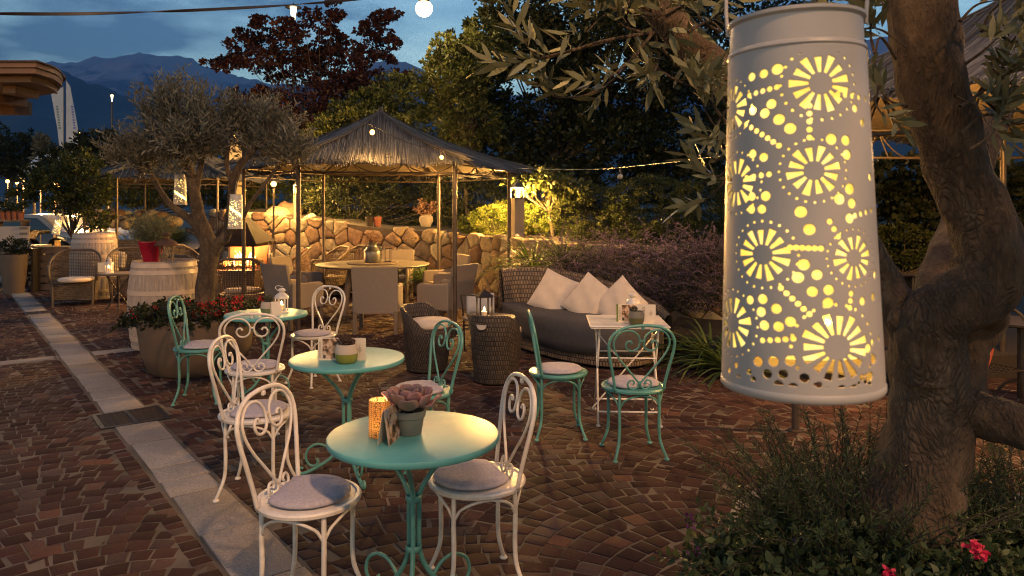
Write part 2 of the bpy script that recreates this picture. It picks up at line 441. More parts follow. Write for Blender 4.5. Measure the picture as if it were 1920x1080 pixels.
w = bpy.data.worlds.new('World'); SC.world = w; w.use_nodes = True
nt = w.node_tree; bg = nt.nodes['Background']
sky = nt.nodes.new('ShaderNodeTexSky'); sky.sky_type = 'NISHITA'; sky.sun_disc = False
sky.sun_elevation = R(SUN_EL); sky.sun_rotation = R(200); sky.altitude = 300; sky.air_density = 1.2; sky.dust_density = .4; sky.ozone_density = 3
tc = nt.nodes.new('ShaderNodeTexCoord'); mp = nt.nodes.new('ShaderNodeMapping'); mp.inputs['Scale'].default_value = (1, 1, 3.6)
mp.inputs['Location'].default_value = (.35, .1, .2)
lk(nt, tc.outputs['Generated'], mp.inputs['Vector'])
nz = noise(nt, mp.outputs['Vector'], 3.1, 7, .56)
cl = ramp(nt, nz, [(.36, (1.7, 1.4, 1.2)), (.48, (1.15, 1.05, .98)), (.60, (.40, .43, .50))])
skyc = mixc(nt, 1, sky.outputs['Color'], cl, 'MULTIPLY')
lk(nt, skyc, bg.inputs['Color']); bg.inputs['Strength'].default_value = SKY

# ================================================================ ground
dS = np.array((-.61, .79)); dS /= np.linalg.norm(dS); pS = np.array((dS[1], -dS[0]))
def sp(s, p): return (dS[0]*s+pS[0]*p, dS[1]*s+pS[1]*p)
ground_m = pm('joint_sand', (.125, .097, .076), (.045, .038, .026), 2.2, .95, bs=.6, bd=.004, bsc=120)
g = MB()
g.add([(-7000, -60, -.003), (7000, -60, -.003), (7000, 6700, -.003), (-7000, 6700, -.003)], [(0, 1, 2, 3)])
tag(g.obj('ground', ground_m), kind='structure')

cob_m = attrmat('porphyry', [(0, (.040, .020, .018)), (.35, (.060, .029, .025)), (.6, (.084, .040, .032)), (.82, (.072, .045, .042)), (.93, (.11, .072, .062)), (1, (.15, .068, .045))],
                rough=.85, nsc=55, bs=.4, bd=.0025, namt=.4, spec=.10, big=(.5, (.62, .64, .66)))
slab_m = attrmat('granite', [(0, (.27, .24, .22)), (1, (.42, .38, .35))], rough=.8, nsc=110, bs=.5, bd=.002, namt=.65, spec=.2, big=(1.3, (.7, .68, .66)))

def stones(quads, rnd, H, top_in=.012, low=.03):
    """quads (n,4,2) plan corners -> bevelled stones"""
    n = len(quads); c = quads.mean(1, keepdims=True)
    def ring(k, z):
        q = c+(quads-c)*k
        return np.concatenate([q, np.broadcast_to(z[:, None, None], (n, 4, 1))+0*q[..., :1]], -1)
    size = np.linalg.norm(quads[:, 0]-quads[:, 2], axis=1)[:, None, None]/1.41
    k0 = 1-.008/size; k1 = 1-.011/size; k2 = 1-.024/size
    z0 = H-low; z1 = H-.0022; z2 = H-.0003
    tilt = rng.normal(size=(n, 2))*.010
    def tl(v):
        d = v[..., :2]-c; v[..., 2] += (d*tilt[:, None]).sum(-1); return v
    A = ring(k0, z0); B = tl(ring(k1, z1)); C = tl(ring(k2, z2)); C[..., 2] += rng.normal(size=(n, 4))*.0012
    V = np.concatenate([A, B, C], 1).reshape(-1, 3)
    base = (np.arange(n)*12)[:, None]
    fs = []
    for r in (0, 4):
        for k in range(4):
            fs.append(base+np.array([r+k, r+(k+1) % 4, r+4+(k+1) % 4, r+4+k]))
    fs.append(base+np.array([8, 9, 10, 11]))
    Fq = np.concatenate(fs, 0)
    return V, Fq, np.repeat(rnd, 12)
Rarc, hw, row = .90, .60, .124
Q = []
def farc(u): return np.sqrt(Rarc**2-u**2)
for c in range(-16, 30):
    pc = c*2*hw+.38
    for k in range(-30, 330):
        off = random.random()
        ang = np.arange(-7.5+off, 8, 1)*(.100/Rarc)
        ang = ang+rng.normal(size=len(ang))*.012
        lim = math.asin(hw/Rarc)
        ang = ang[(ang > -lim+.05) & (ang < lim-.05)]; ang = np.concatenate([[-lim], ang, [lim]])
        # quick cull
        s0 = k*row; x, y = sp(s0+.7, pc)
        if y < .8 or y > 21: continue
        px = 960+x/y*F
        if px < -500 or px > 2450: continue
        for a, b in zip(ang, ang[1:]):
            ua, ub = Rarc*math.sin(a), Rarc*math.sin(b)
            va, vb = s0+farc(ua), s0+farc(ub)
            ta, tb = row*math.cos(a)*1.035, row*math.cos(b)*1.035
            Q.append([(ua, va), (ub, vb), (ub+math.sin(b)*tb, vb+math.cos(b)*tb), (ua+math.sin(a)*ta, va+math.cos(a)*ta), pc])
loc = np.array([[q[0], q[1], q[2], q[3]] for q in Q]); pcs = np.array([q[4] for q in Q])
loc += rng.normal(size=loc.shape)*.005
u = loc[..., 0]+pcs[:, None]; v = loc[..., 1]
quads = np.stack([u*pS[0]+v*dS[0], u*pS[1]+v*dS[1]], -1)
quads = quads[:, ::-1] if False else quads
cen = quads.mean(1); us = u.mean(1); vs_ = v.mean(1)
keep = (cen[:, 1] > 1.6) & (cen[:, 1] < 20)
pxx = 960+cen[:, 0]/np.maximum(cen[:, 1], .1)*F
keep &= (pxx > -150) & (pxx < 2100)
keep &= ~((us > 1.01) & (us < 1.33))                     # slab strip
keep &= ~((us > .90) & (us < 1.45) & (vs_ > 6.18) & (vs_ < 6.72))
keep &= ~((vs_ > 9.40) & (vs_ < 9.66) & (us < 2.1)) & ~((vs_ > 20.2) & (vs_ < 20.5))
# a straight course of setts runs beside the strip
keep &= ~((us > .90) & (us < 1.44))
quads = quads[keep]
ex = []
for p0 in (.905, 1.335):
    s = 1.5
    while s < 25:
        l = U(.08, .12)
        if not (6.15 < s+l/2 < 6.75) and not (9.38 < s+l/2 < 9.68):
            q = [(s, p0), (s, p0+.1), (s+l, p0+.1), (s+l, p0)]
            ex.append([sp(a+U(-.003, .003), b+U(-.004, .004)) for a, b in q])
        s += l
ar = quads[:, 0]-quads[:, 1]
quads = np.concatenate([quads, np.array(ex)])
# make every quad counter-clockwise
A = quads; area = sum(A[:, i, 0]*A[:, (i+1) % 4, 1]-A[:, (i+1) % 4, 0]*A[:, i, 1] for i in range(4))
quads[area < 0] = quads[area < 0][:, ::-1]
Hh = rng.normal(size=len(quads))*.0012
V, Fq, rn = stones(quads, np.clip(rng.random(len(quads))**1.15, 0, 1), Hh)
tag(npmesh('cobbled_paving', V, Fq, cob_m, rnd=rn), kind='structure')
print('stones', len(quads))
# slabs
ex = []; s = 1.2; cuts = [(6.22, 6.68), (13.6, 13.95)]
while s < 26:
    l = random.choice([.28, .45, .5, .55, .4, .62])
    e = s+l
    for a, b in cuts:
        if s < a < e: e = a
        if a <= s < b: s = b; e = s+l
    ex.append([sp(s+.003, 1.025+U(-.01, .01)), sp(s+.003, 1.315+U(-.012, .012)), sp(e-.003, 1.315+U(-.012, .012)), sp(e-.003, 1.025+U(-.01, .01))]); s = e
for (s0, s1, pa, pb) in ((9.42, 9.64, -4, 1.01), (9.42, 9.64, 1.335, 2.3), (20.2, 20.45, -4, 8)):
    p = pa
    while p < pb:
        l = min(U(.6, .9), pb-p)
        ex.append([sp(s0, p+.004), sp(s0, p+l-.004), sp(s1, p+l-.004), sp(s1, p+.004)]); p += l
q = np.array(ex); area = sum(q[:, i, 0]*q[:, (i+1) % 4, 1]-q[:, (i+1) % 4, 0]*q[:, i, 1] for i in range(4)); q[area < 0] = q[area < 0][:, ::-1]
V, Fq, rn = stones(q, rng.random(len(q)), np.full(len(q), .004))
tag(npmesh('granite_path', V, Fq, slab_m, rnd=rn), kind='structure')
# drain grates
def grate(s0, s1, p0, p1, lab):
    t = thing('drain_grate', lab, 'drain', (*sp((s0+s1)/2, (p0+p1)/2), 0), math.atan2(pS[1], pS[0]), 'iron drain grates')
    L, Wd = p1-p0, s1-s0
    f = MB()
    for sy in (-1, 1): f.box((0, sy*(Wd/2-.015), .001), (L, .03, .012))
    for sx in (-1, 0, 1): f.box((sx*(L/2-.015), 0, .001), (.03, Wd-.06, .012))
    f.obj('frame', black_metal, t)
    b = MB()
    n = int((Wd-.06)/.032)
    for i in range(n):
        for sx in (-1, 1): b.box((sx*(L/4), -Wd/2+.045+i*(Wd-.09)/(n-1), .0), (L/2-.045, .014, .008))
    b.obj('bars', pm('grate_iron', (.045, .032, .026), (.03, .022, .018), 20, .6, metal=.3), t)
    k = MB(); k.box((0, 0, -.0018), (L-.02, Wd-.02, .0016)); k.obj('pit', black_metal, t)
grate(6.22, 6.68, .93, 1.42, 'square rusty iron drain grate across the near end of the granite slab path')
grate(13.6, 13.95, 1.0, 1.4, 'small far drain grate in the slab path near the grey wicker armchair')

# ================================================================ mountains
def vnoise(x, y, seed=0):
    xi = np.floor(x).astype(int); yi = np.floor(y).astype(int); fx = x-xi; fy = y-yi
    fx = fx*fx*(3-2*fx); fy = fy*fy*(3-2*fy)
    def h(a, b): 
        n = np.sin(a*127.1+b*311.7+seed*74.7)*43758.5453
        return n-np.floor(n)
    return (h(xi, yi)*(1-fx)+h(xi+1, yi)*fx)*(1-fy)+(h(xi, yi+1)*(1-fx)+h(xi+1, yi+1)*fx)*fy
def fbm(x, y, o=5, seed=0):
    r = 0; a = .5
    for i in range(o): r = r+a*(1-abs(2*vnoise(x, y, seed+i)-1)); x = x*2.1; y = y*2.1; a *= .5
    return r
def mountain(name, prof, Y0, Y1, m, seed, rel):
    nx, ny = 420, 70
    xs = np.linspace(prof[0][0], prof[-1][0], nx); ys = np.interp(xs, [p[0] for p in prof], [p[1] for p in prof])
    t = np.linspace(0, 1, ny)[:, None]
    Y = Y0+(Y1-Y0)*t**.8+0*xs
    zr = CH+(HY-ys)/F*Y0
    X = (xs-960)/F*(Y0*.75+Y*.25)
    n = fbm(X/900, Y/700, 6, seed)
    z = zr*(1-t)**1.6+(n-.45)*rel*np.minimum(1, t*1.8+.03)*(1-t)**.5-30*t+(fbm(X/260, Y/260, 4, seed+20)-.5)*130*(1-t)
    V = np.stack([X, Y, z], -1).reshape(-1, 3)
    i, j = np.meshgrid(np.arange(ny-1), np.arange(nx-1), indexing='ij'); a = (i*nx+j).ravel()
    tag(npmesh(name, V, np.stack([a, a+nx, a+nx+1, a+1], -1), m, smooth=True), kind='structure')
mt, nt, b = newmat('mountain_rock')
v = coords(nt, 'Object'); n1 = noise(nt, v, .004, 8, .65)
geo = nt.nodes.new('ShaderNodeNewGeometry'); sx = nt.nodes.new('ShaderNodeSeparateXYZ'); lk(nt, geo.outputs['Position'], sx.inputs[0])
ml = nt.nodes.new('ShaderNodeMath'); ml.operation = 'MULTIPLY_ADD'; ml.inputs[1].default_value = 1/1500; ml.inputs[2].default_value = -.42
lk(nt, sx.outputs['Z'], ml.inputs[0]); ad = nt.nodes.new('ShaderNodeMath'); ad.operation = 'ADD'; lk(nt, ml.outputs[0], ad.inputs[0]); lk(nt, n1, ad.inputs[1])
lk(nt, ramp(nt, ad.outputs[0], [(.52, (.025, .04, .03)), (.66, (.05, .06, .05)), (.76, (.22, .21, .20))]), b.inputs['Base Color']); b.inputs['Roughness'].default_value = 1
mountain('mountains', [(-500, 170), (-200, 140), (0, 128), (90, 123), (130, 121), (160, 119), (190, 112), (205, 115), (222, 116), (240, 110), (262, 108), (300, 108), (330, 113), (380, 123), (440, 138), (520, 165), (620, 160), (690, 130), (735, 116), (770, 127), (820, 150), (1000, 190), (1300, 170), (1500, 110), (1640, 78), (1760, 60), (1860, 30), (1960, 20), (2300, 40)], 6500, 2600, mt, 3, 420)
mountain('foothills', [(-500, 150), (0, 170), (60, 150), (120, 135), (220, 190), (330, 250), (420, 235), (560, 205), (700, 240), (900, 260), (1400, 240), (1640, 180), (1760, 120), (2000, 100), (2300, 90)], 3000, 1500, mt, 9, 180)

# ================================================================ raised bed and stone wall
wallpts = [(395, 16.2), (440, 15.5), (560, 15.2), (700, 14.6), (800, 14), (875, 13.2), (940, 12.2), (1090, 10.8), (1300, 9.6), (1500, 9.2)]
walltop = [1.62, 1.58, 1.47, 1.30, 1.24, 1.20, 1.18, 1.12, 1.05, 1.0]
WP = [Vector(((px-960)/F*Y, Y)) for px, Y in wallpts]
cum = [0]
for a, b in zip(WP, WP[1:]): cum.append(cum[-1]+(b-a).length)
WL = cum[-1]
def wallpos(l):
    l = min(max(l, 0), WL-1e-4)
    for i in range(len(WP)-1):
        if cum[i] <= l <= cum[i+1]:
            t = (l-cum[i])/(cum[i+1]-cum[i]); d = (WP[i+1]-WP[i]).normalized()
            return WP[i].lerp(WP[i+1], t), Vector((d.y, -d.x)), walltop[i]*(1-t)+walltop[i+1]*t
def clip(poly, a, b, c):     # keep a*x+b*y<=c
    out = []
    for i in range(len(poly)):
        p, q = poly[i], poly[(i+1) % len(poly)]
        dp, dq = a*p[0]+b*p[1]-c, a*q[0]+b*q[1]-c
        if dp <= 0: out.append(p)
        if dp*dq < 0:
            t = dp/(dp-dq); out.append((p[0]+(q[0]-p[0])*t, p[1]+(q[1]-p[1])*t))
    return out
sites = []
yy = .1; r_ = 0
while yy < 1.75:
    xx = U(0, .3)
    while xx < WL:
        sites.append((xx+U(-.11, .11), yy+U(-.10, .10))); xx += U(.18, .50)
    yy += .245; r_ += 1
wall = thing('stone_wall', 'low rubble wall of rounded ochre stones behind the big table and the sofa', 'stone wall', (WP[4].x, WP[4].y, 0))
wo = Vector((WP[4].x, WP[4].y, 0))
wm = MB()
for i, (x, y) in enumerate(sites):
    pp, nn, top = wallpos(x)
    if y > top+.03: continue
    poly = [(x-.5, 0), (x+.5, 0), (x+.5, top+U(-.02, .05)), (x-.5, top+U(-.02, .05))]
    for (a, b) in sites:
        dx, dy = a-x, b-y
        if 0 < dx*dx+dy*dy < .8: poly = clip(poly, dx, dy, dx*(a+x)/2+dy*(b+y)/2)
        if len(poly) < 3: break
    if len(poly) < 3: continue
    cx = sum(p[0] for p in poly)/len(poly); cy = sum(p[1] for p in poly)/len(poly)
    # round the corners: sample edge points
    pts = []
    for k in range(len(poly)):
        p, q = poly[k], poly[(k+1) % len(poly)]
        for t in (.12, .5, .88): pts.append((p[0]+(q[0]-p[0])*t, p[1]+(q[1]-p[1])*t))
    bul = U(.02, .055); rn = random.random(); vs = []; n = len(pts)
    for ring, (sc, dep) in enumerate(((.975, -.08), (.955, .004), (.90, bul*.75), (.55, bul+U(-.012, .012)))):
        for (a, b) in pts:
            a2 = cx+(a-cx)*sc; b2 = cy+(b-cy)*sc
            P, N, _ = wallpos(a2); dd = dep+(U(-.011, .011) if ring > 0 else 0)
            vs.append((P.x+N.x*dd-wo.x, P.y+N.y*dd-wo.y, b2))
    P, N, _ = wallpos(cx); vs.append((P.x+N.x*bul-wo.x, P.y+N.y*bul-wo.y, cy))
    fs = []
    for r in range(3):
        for k in range(n): fs.append((r*n+k, r*n+(k+1) % n, (r+1)*n+(k+1) % n, (r+1)*n+k))
    for k in range(n): fs.append((3*n+k, 3*n+(k+1) % n, 4*n))
    wm.add(vs, fs, rnd=rn)
wall_m = attrmat('rubble', [(0, (.18, .105, .07)), (.25, (.25, .165, .105)), (.5, (.35, .265, .165)), (.8, (.29, .235, .165)), (1, (.42, .36, .25))], rough=.9, nsc=11, bs=.9, bd=.03, namt=.5, spec=.15)
wm.obj('stones', wall_m, wall, smooth=True, attr=True)
mb = MB(); rows = []
N_ = 60
fr, tp, bk = [], [], []
for i in range(N_+1):
    P, N, top = wallpos(WL*i/N_)
    fr.append((P.x-wo.x, P.y-wo.y, 0)); tp.append((P.x-wo.x, P.y-wo.y, top-.03)); bk.append((P.x-N.x*.35-wo.x, P.y-N.y*.35-wo.y, top-.03))
mb.grid([fr, tp, bk]); mb.obj('mortar', pm('mortar', (.07, .05, .035), (.04, .03, .022), 12, 1, bs=.6), wall)
# raised soil bed
rows = []
for (d, dz) in ((.34, -.05), (1.2, -.02), (3, .0), (6, .05), (12, .2), (26, .3)):
    rows.append([])
    for i in range(N_+1):
        P, N, top = wallpos(WL*i/N_)
        hgt = top+dz+ (0 if d < 1 else U(-.04, .04))
        rows[-1].append((P.x-N.x*d*(.6 if i > 45 else 1)+(0), P.y-N.y*d, hgt))
mb = MB(); mb.grid(rows); tag(mb.obj('garden_terrain', soil, smooth=True), kind='structure')
# ================================================================ bistro chairs
def chair(name, label, m, loc, rz, grp):
    t = thing(name, label, 'chair', loc, rz, grp)
    s = MB()
    s.lathe([(0, .438), (.205, .438), (.214, .444), (.216, .456), (.210, .463), (.196, .465), (.190, .460), (.180, .4605), (0, .4625)], 48)
    s.obj('seat', m, t, smooth='auto')
    lean = .15
    def bp(w, tt): return Vector((-.135-lean*tt*(1+.5*tt)-.0, w, .455+tt))
    # hoop
    H = [(-.165, -.0), (-.178, .08), (-.200, .18), (-.219, .27), (-.218, .335), (-.185, .39), (-.12, .425), (-.05, .436), (0, .438)]
    H = H+[(-w_, t_) for w_, t_ in H[:-1]][::-1]
    b = MB(); b.tube([bp(w_, t_) for w_, t_ in H], .0098, 10, smooth=4)
    b.obj('back_frame', m, t, smooth=True)
    S = [(.004, .045), (.035, .085), (.085, .145), (.145, .215), (.183, .285), (.186, .34), (.155, .387), (.11, .405), (.058, .397), (.022, .362), (.014, .32), (.026, .285), (.058, .268), (.093, .277), (.107, .306), (.096, .33), (.075, .332), (.068, .317)]
    S2 = [(.0, .06), (.010, .025), (.035, .008), (.063, .014), (.080, .038), (.070, .063), (.048, .066), (.036, .05), (.045, .04)]
    for sg in (-1, 1):
        b = MB()
        b.tube([bp(sg*a, c) + Vector((.004, 0, 0)) for a, c in S], [.0066]*17+[.008], 8, smooth=4)
        b.tube([bp(sg*a, c) + Vector((.004, 0, 0)) for a, c in S2], .006, 8, smooth=4)
        b.obj('scroll', m, t, smooth=True)
    for q_, s_ in ((bp(0, .42)+Vector((.003, 0, 0)), (.014, .02, .02)), (bp(0, .05), (.014, .022, .022)), (bp(0, .335), (.014, .034, .012))):
        c = MB(); c.box(q_, s_, bev=.003); c.obj('collar', m, t)
    A = [R(45), R(135), R(225), R(315)]
    for a in A:
        l = MB(); ca, sa = math.cos(a), math.sin(a)
        P = [(.188, .445), (.192, .33), (.190, .22), (.196, .13), (.222, .06), (.243, .02), (.246, .006)]
        l.tube([(r*ca, r*sa, z) for r, z in P], [.0105, .0105, .0105, .010, .0095, .009, .009], 10, smooth=4)
        l.lathe([(0, 0), (.017, 0), (.019, .006), (.015, .012), (.010, .016)], 14, (.246*ca, .246*sa, 0))
        l.obj('leg', m, t, smooth=True)
    for a in A:
        l = MB(); P = []
        for k in range(13):
            u = k/12; aa = a+u*R(90)
            z = .335+.096*math.sin(PI*min(1, max(0, u)))**.55
            rr = .190*(.80+.20*abs(2*u-1)**2)/1.0 if False else .190
            P.append((rr*math.cos(aa), rr*math.sin(aa), z))
        l.tube(P, .0065, 8, smooth=2); l.obj('brace', m, t, smooth=True)
    return t
CH0 = {}
def put_chair(color, label, x, y, face):
    if color not in CH0:
        CH0[color] = chair('bistro_chair', label, white_paint if color == 'w' else teal_paint, (x, y, 0), R(face), 'wrought iron bistro chairs')
        return CH0[color]
    return copy_thing(CH0[color], label, (x, y, 0), R(face))
CUSH = None
def put_cushion(label, x, y, face, off=(0, 0), sc=1):
    global CUSH
    a = R(face); X = x+off[0]*math.cos(a)-off[1]*math.sin(a); Yy = y+off[0]*math.sin(a)+off[1]*math.cos(a)
    if CUSH is None:
        b = MB(); P = []
        n = 48
        def rad(th):   # flat rear edge
            c = math.cos(th); r = .172
            if c < -.72: r = .172*.72/(-c)
            return r
        prof = [(0, .0), (.90, .0), (.985, .006), (1.0, .013), (.985, .021), (.93, .027), (.6, .030), (0, .031)]
        vs = []; fs = []
        for f, z in prof:
            for k in range(n):
                th = 2*PI*k/n; vs.append((f*rad(th)*math.cos(th), f*rad(th)*math.sin(th), z))
        for i in range(len(prof)-1):
            for k in range(n): fs.append((i*n+k, i*n+(k+1) % n, (i+1)*n+(k+1) % n, (i+1)*n+k))
        b.add(vs, fs)
        o = b.obj('chair_cushion', cushion_m, smooth=True)
        tag(o, label, 'cushion', 'grey felt cushions on the bistro chairs'); CUSH = o
    else:
        o = CUSH.copy(); COL.objects.link(o); o['label'] = label
    o.location = (X, Yy, .4645); o.rotation_euler = (0, 0, a+R(U(-8, 8)))
    return o
chs = [('w', 'white bistro chair nearest the camera, left of the front teal table', -.845, 3.06, -12, (.0, 0)),
       ('w', 'white bistro chair on the right of the front teal table', -.155, 3.26, 197, (.02, 0)),
       ('w', 'white bistro chair seen side-on directly behind the front left white chair', -1.496, 4.32, 1, (0, 0)),
       ('w', 'white bistro chair turned away in front of the rear teal table', -1.92, 5.5, 103, (.02, 0)),
       ('t', 'teal bistro chair standing before the big brown round planter', -2.69, 6.35, 9, (.01, 0)),
       ('w', 'white bistro chair in front of the taupe dining chairs behind the rear teal table', -1.885, 6.98, 236, (.03, .03)),
       ('t', 'teal bistro chair between the middle teal table and the dark rattan stool', -.60, 4.82, 211, (.0, 0)),
       ('t', 'teal bistro chair seen edge-on left of the white folding table', .34, 5.41, 3, (0, 0)),
       ('t', 'teal bistro chair with its back to the camera before the white folding table', .82, 4.98, 98, (-.0, 0))]
CL = ['felt cushion on the nearest white chair, left of the front table', 'felt cushion on the white chair right of the front table', 'felt cushion on the side-on white chair behind the nearest one', 'felt cushion on the white chair turned away at the rear table', 'felt cushion on the teal chair before the brown planter', 'felt cushion on the white chair before the taupe dining chairs', 'felt cushion half hidden on the teal chair behind the succulent', 'felt cushion on the teal chair left of the folding table', 'felt cushion on the teal chair that faces the folding table']
for (c, lab, x, y, f, off), cl_ in zip(chs, CL):
    put_chair(c, lab, x, y, f)
    put_cushion(cl_, x, y, f, off)

# ================================================================ teal tables
def bistro_table(label, loc, rz):
    t = thing('bistro_table', label, 'table', loc, rz, 'round teal bistro tables')
    b = MB(); b.lathe([(0, .700), (.335, .700), (.346, .703), (.350, .709), (.350, .724), (.347, .7285), (.341, .730), (0, .730)], 72)
    b.obj('table_top', teal_top, t, smooth='auto')
    for k in range(3):
        a = R(120*k+20); ca, sa = math.cos(a), math.sin(a)
        l = MB()
        P = [(.235, .699), (.20, .672), (.12, .60), (.055, .53), (.026, .47), (.024, .38), (.024, .27), (.045, .19), (.10, .11), (.18, .055), (.25, .02), (.285, .012), (.300, .028), (.290, .048), (.272, .045)]
        l.tube([(r*ca, r*sa, z) for r, z in P], [.0105]*12+[.009, .008, .008], 10, smooth=4)
        l.obj('leg', teal_paint, t, smooth=True)
        l = MB()
        P = [(.085, .125), (.125, .175), (.18, .195), (.235, .17), (.255, .12), (.24, .075), (.205, .06), (.18, .08), (.19, .105)]
        l.tube([(r*ca, r*sa, z) for r, z in P], .0075, 8, smooth=4)
        l.obj('scroll', teal_paint, t, smooth=True)
    for z in (.455, .25):
        r = MB(); r.lathe([(.03, z), (.034, z+.005), (.034, z+.02), (.03, z+.025)], 20, caps=False); r.obj('collar', teal_paint, t, smooth=True)
    return t
T0 = bistro_table('nearest round teal table, with the mosaic candle glass and succulent on it', (-.403, 3.02, 0), R(10))
copy_thing(T0, 'middle round teal table with an open menu and a green and grey pot', (-1.02, 4.56, 0), R(42))
copy_thing(T0, 'rear round teal table with the small white lantern on it', (-2.16, 6.47, 0), R(75))

# items on tables
def leafrose(name, m, n, r0, parent, z=0, c=(0, 0), wide=.5, tilt0=1.35, tilt1=.15, th=.0025):
    b = MB()
    for i in range(n):
        u = i/(n-1); a = i*2.399; ln = r0*(.22+.78*(1-u)); el = tilt0*u+tilt1*(1-u)
        w_ = ln*wide*.5; rn = random.random()
        ca, sa = math.cos(a), math.sin(a)
        rows = []
        for k, (s_, ww) in enumerate(((0, .30), (.3, .65), (.6, 1.0), (.82, .85), (.95, .4), (1.0, .05))):
            e = el+(.35 if s_ > .6 else 0)*s_
            rr = .012+ln*s_*math.cos(e); zz = z+ln*s_*math.sin(e)+.03*u
            row = []
            for q in (-1, -.5, 0, .5, 1):
                off = q*ww*w_; cup = (q*q)*ww*w_*.45
                x = (rr-cup*math.sin(e)*.5)*ca-off*sa; y = (rr-cup*math.sin(e)*.5)*sa+off*ca
                row.append((c[0]+x, c[1]+y, zz+cup*math.cos(e)))
            rows.append(row)
        b.grid(rows, rnd=rn)
    o = b.obj(name, m, parent, smooth=True, attr=True)
    md = o.modifiers.new('s', 'SOLIDIFY'); md.thickness = th
    return o
succ_m = attrmat('echeveria', [(0, (.22, .16, .12)), (.5, (.36, .20, .18)), (1, (.50, .24, .23))], .5, 30, .1, .001, .25)
succ_m2 = attrmat('dark_succulent', [(0, (.035, .022, .02)), (1, (.08, .045, .035))], .5, 30, .1, .001, .25)
succ_m3 = attrmat('green_succulent', [(0, (.05, .05, .03)), (1, (.09, .085, .05))], .5, 30, .1, .001, .25)
pot_grey = pm('grey_clay_pot', (.17, .175, .15), (.14, .145, .125), 12, .6, bs=.1)
p = W(768, 818, 3.02); p.z = .7303
t = thing('succulent_pot', 'large pink-grey succulent in a grey clay pot on the nearest teal table', 'potted plant', p)
b = MB(); b.lathe([(0, 0), (.047, 0), (.049, .003), (.060, .070), (.065, .072), (.068, .098), (.065, .100), (.061, .098), (.058, .078), (0, .075)], 36); b.obj('pot', pot_grey, t, smooth='auto')
leafrose('rosette', succ_m, 32, .135, t, z=.105, wide=.66, tilt0=1.25, tilt1=.02)
b = MB(); b.tube([(0, 0, .07), (.003, 0, .12)], [.02, .014], 8); b.obj('stem', bark_dark, t)
# mosaic candle glass
p = W(712, 815, 2.98); p.z = .7303
t = thing('candle_glass', 'tall mosaic glass holding a burning candle on the nearest teal table', 'candle', p)
mg, nt, bb = newmat('mosaic_glass')
tcn = nt.nodes.new('ShaderNodeTexCoord'); vor = nt.nodes.new('ShaderNodeTexVoronoi'); vor.feature = 'DISTANCE_TO_EDGE'; vor.inputs['Scale'].default_value = 125; vor.inputs['Randomness'].default_value = .35
lk(nt, tcn.outputs['Object'], vor.inputs['Vector'])
e = ramp(nt, vor.outputs['Distance'], [(.03, (.08, .05, .03)), (.10, (.85, .66, .36))])
lk(nt, e, bb.inputs['Base Color']); bb.inputs['Roughness'].default_value = .25
tr = nt.nodes.new('ShaderNodeBsdfTranslucent'); lk(nt, e, tr.inputs['Color']); mx = nt.nodes.new('ShaderNodeMixShader'); mx.inputs[0].default_value = .75
lk(nt, bb.outputs[0], mx.inputs[1]); lk(nt, tr.outputs[0], mx.inputs[2]); lk(nt, mx.outputs[0], nt.nodes['Material Output'].inputs['Surface'])
b = MB(); b.lathe([(.044, .002), (.044, .150), (.041, .150), (.041, .006), (0, .006), (0, .002)], 40, caps=False); b.obj('glass', mg, t, smooth='auto')
flame_m = emat('flame', (1, .62, .2), 60)
wax = pm('wax', (.75, .6, .4), (.7, .55, .35), 4, .5)
def flame(parent, z, s=1, power=1.0, xy=(0, 0)):
    b = MB(); b.lathe([(0, 0), (.0035*s, .004*s), (.0045*s, .010*s), (.003*s, .018*s), (0, .028*s)], 10, (xy[0], xy[1], z), caps=False); b.obj('flame', flame_m, parent, smooth=True)
    light('candle_light', (xy[0], xy[1], z+.012*s), power, (1, .55, .2), .008, parent)
b = MB(); b.lathe([(0, .007), (.019, .007), (.019, .035), (.017, .036), (0, .034)], 20); b.obj('candle', wax, t, smooth='auto')
flame(t, .04, 1.2, 7)
